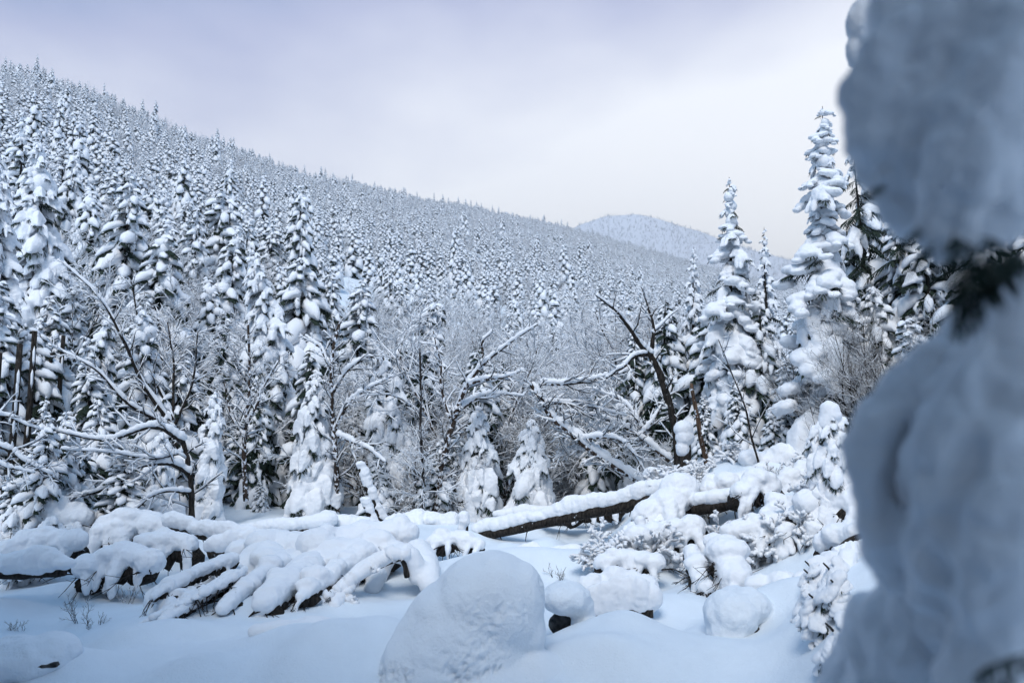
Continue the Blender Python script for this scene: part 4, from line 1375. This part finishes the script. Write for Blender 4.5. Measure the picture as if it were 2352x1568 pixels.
def overhang(name, label, cat, pts, tongues, seed, group=None, voxel=0.035, flat=0.85, dark=1.0, tl=1.3, twigs=18, lumps=5, lift=0.035):
    """snow lying over a tangle of dead wood: a lumpy roll with hanging tongues, twigs, and near-black lumps under it standing in for shaded holes"""
    g = np.random.default_rng(seed)
    W = np.array([P(x, y, D * (1 - lift)) for x, y, D, r in pts]); rr = np.array([q[3] for q in pts])
    o = empty(name, W[0], label, cat, group)
    n = 24; t = np.linspace(0, 1, n)
    path = resample(W, n); rad_ = np.interp(t, np.linspace(0, 1, len(rr)), rr) * (1 + 0.16 * g.normal(size=n))
    prims = [('c', [(path[i], rad_[i]) for i in range(n)], flat)]
    for q in range(lumps):
        i = g.integers(n); r = rad_[i] * g.uniform(0.55, 0.9)
        prims.append(('e', path[i] + [g.uniform(-0.6, 0.6) * r, g.uniform(-0.5, 0.5) * r, rad_[i] * g.uniform(0.2, 0.6)], (r * g.uniform(0.9, 1.4), r, r * g.uniform(0.7, 1.0))))
    for q in range(tongues):
        i = int((q + g.uniform(0.1, 0.9)) / tongues * n); r = rad_[i]
        a = path[i] + [0, -0.55 * r, -0.1 * r]
        c = a + np.array([g.uniform(-0.7, 0.5) * r, -g.uniform(0.2, 0.8) * r, -g.uniform(0.6, 1.0) * r * tl])
        b = c + np.array([g.uniform(-0.4, 0.2) * r, -g.uniform(0.0, 0.3) * r, -g.uniform(0.2, 0.9) * r * tl])
        prims.append(('c', [(a, 0.45 * r), (c, 0.33 * r), (b, g.uniform(0.14, 0.24) * r)], 1.0))
    snow_prims(prims, o, voxel, 4, 0.03, 0.22, seed)
    if dark:  # near-black lumps give the hollows their darkness in place of real shade
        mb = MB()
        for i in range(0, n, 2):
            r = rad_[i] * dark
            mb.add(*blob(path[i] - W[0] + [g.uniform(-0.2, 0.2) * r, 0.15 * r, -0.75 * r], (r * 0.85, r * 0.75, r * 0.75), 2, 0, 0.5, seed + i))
        link('shade_lumps', mb.mesh('shade_lumps', [BARK]), o)
    mb, sn = MB(), MB()
    for q in range(twigs):
        i = g.integers(n); r = rad_[i]
        a = path[i] - W[0] + [g.uniform(-0.5, 0.5) * r, -0.5 * r, -0.45 * r]
        d = np.array([g.uniform(-1, 0.7), -g.uniform(0.1, 0.7), -g.uniform(0.1, 0.9)]); d /= np.linalg.norm(d)
        L = max(r, 0.14) * g.uniform(1.2, 3.0)
        pa = resample([a, a + d * L * 0.5 + [0, 0, 0.12 * L], a + d * L], 7)
        mb.add(*tube(pa, np.linspace(0.018, 0.006, 7), 4))
        for w in range(3):
            k = g.integers(2, 6); e = d + g.normal(0, 0.5, 3)
            mb.add(*tube(np.stack([pa[k], pa[k] + e * L * 0.18, pa[k] + e * L * 0.32]), [0.008, 0.006, 0.004], 3))
    if twigs:
        link('branches', mb.mesh('branches', [TWIG]), o)['kind'] = 'stuff'
    return o


fallen_spruce('fallen_spruce', 'fallen spruce buried in snow, its boughs fanned down to the drift', P(640, 1300, 19.5), P(420, 1330, 17.5), 0.12, 22, 61, 1.15, rad(228), 'near', None, 1.0, 0, None, 0.5)
fallen_spruce('fallen_spruce', 'lower fan of finger-like snowy boughs at the tip of the brush pile', P(560, 1340, 17.2), P(400, 1372, 15.9), 0.08, 18, 62, 0.8, rad(222), 'near', None, 0.95, 0, None, 0.45)
PILE = 'snow ridges of the brush pile'
overhang('snow_covered_brush', 'wide snow blanket draped over the upper half of the brush pile', 'brush', [(580, 1300, 19.6, .42), (660, 1292, 19.3, .60), (750, 1285, 19.2, .66), (840, 1268, 19.3, .55), (910, 1262, 19.4, .40)], 11, 199, PILE, 0.045, 0.55, 0.7, 1.1, 14, 9)
overhang('snow_covered_brush', 'broad smooth crest of snow along the top of the brush pile', 'brush', [(555, 1268, 20.4, .30), (640, 1252, 20.3, .40), (730, 1258, 20, .46), (830, 1232, 20.3, .48), (940, 1225, 20.5, .40)], 7, 201, PILE, 0.045)
overhang('snow_covered_brush', 'longest ridge of snow running from the crest down to the drift', 'brush', [(745, 1275, 19.4, .36), (700, 1310, 18.2, .38), (650, 1345, 17, .36), (605, 1385, 15.9, .26)], 6, 202, PILE)
overhang('snow_covered_brush', 'slim ridge of snow left of the longest ridge, over a dark gap', 'brush', [(660, 1285, 19.2, .26), (610, 1315, 18, .25), (560, 1350, 16.9, .22), (510, 1400, 15.7, .15)], 6, 203, PILE)
overhang('snow_covered_brush', 'short ridge of snow with a dark hole under it near the arched limb', 'brush', [(835, 1270, 19, .30), (790, 1300, 18.2, .26), (735, 1335, 17.2, .22), (690, 1370, 16.3, .15)], 6, 204, PILE)
overhang('snow_covered_brush', 'thin snowy finger lowest on the left flank of the pile', 'brush', [(545, 1320, 17.6, .18), (490, 1350, 16.8, .17), (430, 1390, 15.8, .14), (370, 1425, 15, .09)], 5, 205, PILE, 0.028)
overhang('snow_covered_brush', 'thin snowy finger uppermost on the left flank of the pile', 'brush', [(530, 1285, 18.6, .18), (470, 1305, 17.8, .17), (410, 1335, 17, .14), (350, 1370, 16.2, .09)], 5, 206, PILE, 0.028)
for q in range(9):
    px0 = 560 - 18 * q; py0 = 1300 + 9 * q
    overhang('snow_finger_branch', 'slender snow-clad bough end in the fan at the tip of the brush pile', 'branch', [(px0, py0 + 8, 17.4 - 0.12 * q, .085), (px0 - 45, py0 + 38, 16.5 - 0.12 * q, .10), (px0 - 100, py0 + 62 + 3 * (q % 3), 15.8 - 0.1 * q, .06)], 2, 220 + q, 'slender snowy bough ends of the fan', 0.022, 0.9, 0.6, 1.0, 6, 3)
limb_tree('fallen_limb', 'dark arched limb under snow at the right end of the brush pile', 'branch', 17.2, [
    (0.06, 0.035, [(935, 1325, 0), (925, 1285, 0), (880, 1300, 0), (830, 1330, -0.3), (780, 1365, -0.6), (738, 1392, -0.9)]),
    (0.03, 0.01, [(820, 1335, -0.3), (800, 1370, -0.6), (815, 1392, -0.8)]),
    (0.03, 0.01, [(775, 1368, -0.6), (750, 1380, -0.9), (722, 1385, -1.1)])], (4, 3), 2.6, BARK, None, 40, 0.6)
o = empty('snow_covered_brush', P(900, 1290, 17.6), 'round-topped brush mound with icy snow lobes right of the brush pile', 'brush')
snow_prims([('c', [PR(960, 1320, 17.4, 0.24), PR(935, 1272, 17.4, 0.26), PR(880, 1280, 17.3, 0.20), PR(820, 1315, 17.0, 0.17), PR(755, 1380, 16.4, 0.16)], 0.9),
            ('c', [PR(960, 1270, 18.5, 0.35), PR(980, 1300, 17.8, 0.30), PR(985, 1340, 17.2, 0.25)], 1.0),
            ('c', [PR(800, 1345, 17, 0.16), PR(770, 1390, 16.2, 0.14)], 1.0), ('c', [PR(870, 1320, 17.8, 0.2), PR(850, 1360, 17.5, 0.2)], 1.0)], o, 0.04, 5, 0.02, 0.2, 9)

DEB = 'toppled snowy spruces on the debris bank'
fallen_spruce('fallen_spruce', 'toppled spruce whose boughs hang over the dark hole in the bank', P(1890, 1215, 18), P(1680, 1245, 18.5), 0.11, 15, 63, 0.75, rad(255), 'near', DEB, 1.0, 0, None, 0.75)
fallen_spruce('fallen_spruce', 'heap of snow-loaded boughs at the right end of the long log', P(1570, 1170, 20.8), P(1420, 1235, 19.8), 0.10, 14, 64, 0.75, rad(250), 'round', DEB, 1.0, 0, None, 0.6)
fallen_spruce('fallen_spruce', 'steep curtain of snowy boughs hanging beside the blurred snow wall', P(1985, 1230, 14.5), P(1900, 1290, 14.2), 0.08, 16, 66, 0.75, rad(235), 'near', DEB, 1.0, 0, None, 0.95)
fallen_spruce('fallen_spruce', 'mat of snowy boughs on the upper bank under the dark bushes', P(1960, 1120, 20), P(1760, 1130, 21), 0.10, 16, 67, 0.9, rad(265), 'round', DEB, 1.0, 0, None, 0.5)
WR = 'snow-roofed dead wood on the bank'
for i, (lab, pts, tg, dk, tl) in enumerate((
    ('snow roof over the largest dark hole in the bank', [(1680, 1222, 18.4, .28), (1750, 1205, 18.3, .33), (1830, 1195, 18.3, .34), (1905, 1208, 18.2, .34)], 7, 1.3, 1.4),
    ('block of pitted snow hanging on a dark branch in the hole', [(1806, 1215, 17.6, .20), (1803, 1255, 17.5, .25), (1792, 1298, 17.4, .12)], 2, 0, 1.0),
    ('white hump of snow left of the dark hole', [(1640, 1245, 17.2, .24), (1668, 1285, 16.7, .34), (1690, 1325, 16.2, .30)], 5, 0.8, 1.1),
    ('drooping snow lobes with black gaps at the foot of the bank', [(1590, 1265, 17.2, .22), (1602, 1310, 16.7, .20), (1622, 1352, 16.2, .16)], 5, 1.1, 1.4),
    ('lumpy snow ridge below the right half of the long log', [(1415, 1252, 19.4, .22), (1475, 1240, 19.3, .28), (1540, 1218, 19.6, .30), (1605, 1205, 19.8, .28)], 9, 1.0, 1.3),
    ('small snow ridge with root ends before the lumpy ridge', [(1385, 1292, 18, .18), (1440, 1280, 18, .22), (1505, 1292, 17.8, .20)], 6, 0.9, 1.3),
    ('mound of snow where the long log meets the bank', [(1470, 1185, 21.4, .30), (1525, 1160, 21.5, .40), (1585, 1128, 21.8, .42)], 6, 1.0, 1.2),
    ('snow hummocks under the leaning pole', [(1630, 1125, 22, .32), (1690, 1112, 22, .36), (1760, 1098, 22.2, .34)], 6, 0.9, 1.2),
    ('snow-buried shrub with dark twigs above the round boulder', [(1705, 1130, 19.8, .26), (1740, 1108, 20, .32), (1775, 1120, 20, .26)], 5, 1.1, 1.3),
    ('snow lump right of the round boulder on the bank', [(1760, 1180, 18.8, .24), (1800, 1160, 19, .30), (1835, 1170, 19, .24)], 5, 1.0, 1.2),
    ('high snow hummocks in front of the dark bushes', [(1800, 1110, 21, .34), (1860, 1090, 21.2, .36), (1930, 1085, 21, .36)], 6, 0.9, 1.2),
    ('long hanging snow tongue left of the curtain of boughs', [(1905, 1280, 14.6, .15), (1886, 1340, 14.2, .19), (1864, 1405, 13.6, .14)], 2, 0.7, 1.0),
    ('long hanging snow tongue right of its neighbour, near the blurred wall', [(1948, 1275, 14.0, .15), (1928, 1345, 13.6, .18), (1900, 1425, 13, .15)], 2, 0.7, 1.0),
    ('white icicle-shaped tongue hanging beside a dark root', [(1868, 1222, 17.2, .11), (1864, 1255, 17.2, .12), (1858, 1290, 17.1, .06)], 0, 0, 1.0),
    ('low snow swell between the small rock and the foot of the bank', [(1345, 1345, 16.5, .20), (1420, 1335, 16.8, .30), (1490, 1345, 16.5, .24)], 4, 0.7, 0.9),
    ('row of snow bumps at the far edge before the drooping spruces', [(900, 1200, 27, .28), (960, 1188, 27.3, .30), (1040, 1200, 27, .26)], 5, 0.8, 1.0),
    ('snow bumps at the far edge behind the brush pile', [(660, 1215, 26, .30), (760, 1200, 26.4, .34), (850, 1205, 26.4, .28)], 5, 0.8, 1.0),
    ('snow bumps in front of the left end of the long log', [(990, 1245, 22.5, .20), (1050, 1235, 22.6, .26), (1105, 1250, 22.4, .18)], 5, 1.0, 1.2),
    ('snow shelf over the right end of the dark hole', [(1845, 1180, 17.8, .30), (1905, 1160, 17.5, .36), (1965, 1150, 17, .36)], 7, 1.2, 1.3),
    ('broken snow hummocks between the hole and the curtain of boughs', [(1900, 1245, 16, .24), (1945, 1235, 15.6, .28), (1990, 1225, 15.2, .30)], 6, 1.0, 1.3),
    ('small snow hummocks at the foot of the hanging tongues', [(1740, 1350, 15.6, .18), (1795, 1338, 15.4, .24), (1850, 1350, 15, .2)], 4, 0.8, 1.0),
    ('snow hummocks just behind the long log at its middle', [(1250, 1180, 26.5, .26), (1330, 1170, 26.5, .30), (1420, 1160, 26.4, .26)], 6, 1.0, 1.2),
    ('snow hummocks behind the leaning pole at the foot of the slim spruce', [(1590, 1090, 24.5, .30), (1650, 1078, 24.4, .34), (1710, 1072, 24.2, .30)], 5, 1.0, 1.2),
    ('snow hummocks at the foot of the tallest pillowed spruce', [(1730, 1072, 23, .32), (1800, 1060, 22.8, .38), (1870, 1052, 22.5, .34)], 6, 1.0, 1.2),
    ('upper snow heap in the shade under the bowed birch', [(230, 1215, 24, .36), (310, 1200, 24.3, .44), (390, 1215, 24, .36)], 6, 1.3, 1.3),
    ('upper snow heap beside the dark bare trunks', [(30, 1205, 24.5, .36), (110, 1180, 25, .46), (190, 1190, 24.8, .40)], 6, 1.3, 1.3),
    ('highest snow heap among the dark bare trunks', [(-30, 1150, 27, .36), (50, 1130, 27.2, .44), (140, 1130, 27.4, .40)], 6, 1.3, 1.3),
    ('snow heap between the bowed birch and the slab-topped log end', [(330, 1250, 22, .30), (385, 1240, 22.2, .32), (440, 1250, 22.2, .28)], 5, 1.2, 1.3),
    ('snow heap on dead wood in the hollow at far left', [(20, 1265, 21, .34), (90, 1240, 21.4, .40), (170, 1250, 21.2, .34)], 6, 1.2, 1.3),
    ('snow heap at the foot of the bowed birch', [(200, 1300, 20, .32), (280, 1275, 20.4, .40), (350, 1290, 20, .32)], 6, 1.2, 1.3))):
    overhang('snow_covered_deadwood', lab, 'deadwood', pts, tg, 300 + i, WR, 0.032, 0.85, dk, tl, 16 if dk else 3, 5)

# small snow-laden saplings and stumps on the bank
SAP = [(1570, 985, 24, 'round snow-capped stump between the forked tree and the leaning pole', 0.30, 0.9), (1470, 1195, 19.5, 'short post-like stump with snow cap by the long log', 0.14, 0.5),
       (1065, 1185, 23, 'leaning stump with a tall block of snow on top left of the long log', 0.18, 0.55)]
for i, (px, py, D, lab, r, hh) in enumerate(SAP):
    t = P(px, py, D); z = float(zt(t[0], t[1]))
    o = empty('snowy_stump', (t[0], t[1], z), lab, 'stump')
    link('trunk', raw_mesh('trunk', *tube(resample([[0, 0, -0.2], [0.02, 0, (t[2] - z) * 0.5], [0.05, 0, t[2] - z]], 6), np.linspace(r * 0.8, r * 0.5, 6), 8), [BARK]), o)
    snow_prims([('e', t + [0, 0, 0], (r, r, r * 0.9)), ('e', t + [0.02, -0.05, -r * 0.8], (r * 0.95, r * 0.9, r * 0.9)), ('e', t + [-0.05, -0.05, -r * 1.9], (r * 0.7, r * 0.7, r * 0.9))], o, 0.03, 5, 0.015, 0.12, i)
LUMPS = [(1880, 1440, 11.8), (1925, 1420, 11.5), (1895, 1510, 10.6), (1945, 1460, 10.4), (1880, 1395, 12.6), (1935, 1530, 9.6)]
for i, (px, py, D) in enumerate(LUMPS):
    f = P(px, py, D); z = float(zt(f[0], f[1])); f[2] = z
    o = empty('snowy_sapling', f, 'bent sapling coated in knobbly snow at the foot of the blurred snow wall', 'sapling', 'snow-coated saplings')
    g3 = np.random.default_rng(900 + i)
    link('stem', raw_mesh('stem', *tube(resample([[0, 0, -0.2], [-0.05, 0, 0.35], [-0.22, -0.1, 0.55]], 6), np.linspace(0.03, 0.012, 6), 5), [TWIG]), o)
    for q in range(5):
        nm, sm = B_ROUND[g3.integers(NV)]
        bo = link('bough', nm, o, mat=Matrix.Translation((0, 0, 0.12 + 0.11 * q)) @ Matrix.Rotation(g3.uniform(2.4, 5.2), 4, 'Z') @ Matrix.Rotation(0.7, 4, 'Y') @ Matrix.Scale(0.45 * g3.uniform(0.8, 1.2), 4))
        link('snow_clump', sm, bo)

# fine weeds poking out of the snow
for i, (px, py, D, h) in enumerate(((190, 1425, 14.2, 0.75), (285, 1385, 15.6, 0.6), (215, 1440, 13.9, 0.5), (40, 1450, 13.6, 0.35), (260, 1370, 16, 0.7), (1530, 1280, 17.5, 0.5), (1790, 1120, 18.5, 0.7), (2010, 1190, 13.2, 0.5), (1285, 1330, 16.5, 0.45))):
    p = ground(px, py)
    tr, tw, sn = bare_tree(700 + i, h, 0.008, (5, 3), 2, 0.6, 0.05, 0.15, 0.6, 4, 0.006, 0.1, 3)
    o = empty('twig_shrub', p, 'few thin bare twigs poking up through the snow', 'shrub', 'thin twigs in the snow')
    link('stem', tr.mesh('stem', [TWIG]), o); link('twigs', tw.mesh('twigs', [TWIG]), o)['kind'] = 'stuff'; link('snow', sn.mesh('snow', [SNOW]), o)['kind'] = 'stuff'


# ------------------------------------------------------------------ the blurred snow-laden spruce beside the camera
def near_spruce():
    D0 = 1.7
    base = np.array([1.75, 1.9, float(zt(1.75, 1.9)) - 0.1])
    o = empty('spruce_tree', base, 'out-of-focus spruce beside the camera, boughs hidden in huge snow masses', 'spruce')
    top = np.array([1.85, 2.0, 7.5])
    link('trunk', raw_mesh('trunk', *tube(resample([base - base, (top - base) * 0.5, top - base], 10), np.linspace(0.13, 0.07, 10), 10), [BARK]), o)

    def E(px, py, D, rx, ry, rz):
        return ('e', P(px, py, D), (rx, ry, rz), 0.0)
    k = D0 / FPX
    def F(pts, flat=1.0):
        return ('c', [(P(x, y, D), r * D / FPX) for x, y, D, r in pts], flat)
    upper = [F([(2130, -120, 1.70, 110), (2085, 60, 1.68, 105), (2030, 230, 1.66, 80), (1998, 318, 1.65, 58), (2020, 400, 1.66, 50)]),
             F([(2240, -120, 1.68, 130), (2190, 120, 1.64, 125), (2120, 300, 1.62, 110), (2075, 430, 1.63, 70), (2085, 500, 1.64, 48)]),
             F([(2370, -120, 1.60, 140), (2320, 130, 1.53, 130), (2240, 320, 1.50, 112), (2195, 450, 1.49, 95), (2180, 540, 1.50, 62)]),
             F([(2420, 150, 1.62, 160), (2360, 330, 1.58, 140), (2290, 450, 1.56, 105), (2250, 520, 1.57, 80)]),
             F([(2440, 300, 1.6, 150), (2390, 430, 1.56, 100)]), E(2330, 200, 1.85, 210 * k, 0.22, 330 * k), E(2200, 200, 1.82, 170 * k, 0.18, 260 * k)]
    lower = [F([(2350, 680, 1.74, 60), (2240, 760, 1.72, 70), (2120, 880, 1.70, 75), (2030, 965, 1.69, 62), (2010, 1080, 1.68, 58), (2030, 1200, 1.68, 70), (2070, 1310, 1.70, 60)]),
             F([(2390, 740, 1.66, 90), (2280, 840, 1.60, 95), (2200, 960, 1.57, 84), (2150, 1110, 1.55, 74), (2135, 1260, 1.56, 74), (2140, 1380, 1.58, 62)]),
             F([(2420, 830, 1.62, 120), (2345, 980, 1.53, 108), (2295, 1150, 1.48, 92), (2270, 1330, 1.47, 88), (2260, 1500, 1.5, 92), (2250, 1650, 1.5, 100)]),
             F([(2440, 1000, 1.65, 130), (2390, 1200, 1.58, 120), (2370, 1400, 1.57, 120), (2370, 1650, 1.57, 120)]),
             E(2290, 1050, 1.85, 220 * k, 0.2, 300 * k), E(2180, 1150, 1.82, 150 * k, 0.16, 230 * k), E(2300, 1450, 1.85, 220 * k, 0.2, 260 * k)]
    low2 = [F([(2160, 1360, 1.95, 120), (2110, 1450, 1.95, 130), (2080, 1560, 1.95, 140), (2070, 1660, 1.95, 150)]), F([(2060, 1400, 2.3, 70), (2010, 1470, 2.3, 85), (1990, 1560, 2.3, 95), (1980, 1660, 2.3, 100)]),
            F([(2000, 1420, 2.6, 50), (1960, 1500, 2.6, 60), (1945, 1600, 2.6, 70)])]
    for nm, pr, sd in (('snow_mass', upper, 1), ('snow_mass', lower, 2), ('snow_mass', low2, 3)):
        snow_prims(pr, o, 0.012, 3, 0.026, 0.13, sd, nm)
    # dark boughs showing below the snow
    g = np.random.default_rng(5)
    for i, (px, py, D, az, L) in enumerate(((2352, 560, 1.46, 185, 0.17), (2310, 575, 1.44, 195, 0.14), (2262, 570, 1.45, 205, 0.12), (2215, 580, 1.44, 200, 0.10), (2335, 590, 1.42, 215, 0.15), (2035, 425, 1.56, 200, 0.07), (2385, 575, 1.45, 190, 0.19),
                                            (2375, 1500, 1.30, 185, 0.10), (2350, 1550, 1.30, 200, 0.10), (2290, 560, 1.43, 160, 0.11), (2150, 560, 1.45, 200, 0.09), (2185, 545, 1.40, 250, 0.09), (2245, 545, 1.38, 280, 0.08), (2110, 520, 1.5, 210, 0.07), (2330, 620, 1.46, 200, 0.16))):
        p = P(px, py, D) - base
        M = Matrix.Translation(Vector(p)) @ Matrix.Rotation(rad(az), 4, 'Z') @ Matrix.Rotation(g.uniform(0.1, 0.5), 4, 'Y') @ Matrix.Scale(L, 4)
        link('bough', B_NEAR[i % NV][0], o, mat=M)
    # sharper bough hanging into view at the top
    D = 4.2
    return o


near_spruce()
# dangling bough end above: the tip of another spruce's branch
p0 = P(2040, -120, 4.6)
o = empty('hanging_bough', p0, 'spruce bough hung with snow balls dangling from above by the blurred snow', 'branch')
tip = P(1975, 150, 4.6) - p0
link('stem', raw_mesh('stem', *tube(resample([np.array([0.3, 0.2, 0.5]), np.zeros(3), tip * 0.5 + [0.03, 0, 0], tip], 9), np.linspace(0.02, 0.008, 9), 6), [BARK]), o)
for i in range(9):
    f = i / 8
    M = Matrix.Translation(Vector(tip * f)) @ Matrix.Rotation(rad(200 + 40 * math.sin(i * 2.1)), 4, 'Z') @ Matrix.Rotation(1.05, 4, 'Y') @ Matrix.Scale(0.24, 4)
    link('bough', B_NEAR[i % NV][0], o, mat=M)
snow_prims([('e', P(1985, 55, 4.55), (0.10, 0.10, 0.15)), ('e', P(1965, 120, 4.55), (0.055, 0.06, 0.10)), ('e', P(2010, 100, 4.6), (0.05, 0.05, 0.06)), ('e', P(2000, 15, 4.55), (0.09, 0.09, 0.07)), ('e', P(2010, -40, 4.6), (0.12, 0.1, 0.1))], o, 0.016, 4, 0.008, 0.06, 2, 'snow_clump')


# ------------------------------------------------------------------ labels that say which one
MARKS = ((400, 'arching birch clump'), (565, 'slender peeling birch'), (770, 'pale forking birch'), (968, 'thin dark pole'), (1060, 'broken brown birch'), (1500, 'black forked tree'), (1668, 'slim pointed spruce'), (1880, 'tallest pillowed spruce'))
ORD = ('nearest', 'second', 'third', 'fourth', 'fifth', 'sixth', 'seventh', 'eighth', 'ninth', 'tenth', 'eleventh', 'twelfth', 'thirteenth', 'fourteenth', 'fifteenth', 'sixteenth', 'seventeenth', 'eighteenth', 'nineteenth', 'twentieth')


def relabel(group, phrase, marks=MARKS):
    slots = {}
    for o_ in bpy.data.objects:
        if o_.get('group') == group:
            x, y, z = o_.location
            d = y * math.cos(TH) + (z - CAM_Z) * math.sin(TH)
            px = 1176 + FPX * x / d
            m = min(marks, key=lambda q: abs(q[0] - px))
            slots.setdefault((m[1], 'left' if px < m[0] else 'right'), []).append((abs(px - m[0]), o_))
    for (mk, side), lst in slots.items():
        lst.sort(key=lambda q: q[0])
        for k, (_, o_) in enumerate(lst):
            o_['label'] = f"{phrase}, {ORD[min(k, 19)]} to the {side} of the {mk}"


relabel('spruces massed behind the clearing', 'snow-hung spruce behind the clearing')
relabel('spruces massed on the right bank', 'snow-hung spruce on the bank')
relabel('bare bushes on the right bank', 'twiggy bare bush', ((1880, 'tallest pillowed spruce'),))
relabel('snow-furred shrubs on the debris bank', 'snow-furred twiggy shrub', ((1500, 'black forked tree'), (1660, 'round boulder on the bank'), (1880, 'tallest pillowed spruce')))
relabel('snow-coated saplings', 'knobbly snow-coated bent sapling', ((2040, 'blurred snow wall'),))
relabel('young spruces in the hollow', 'young snow-clad spruce closing the hollow', ((240, 'bowed birch'),))
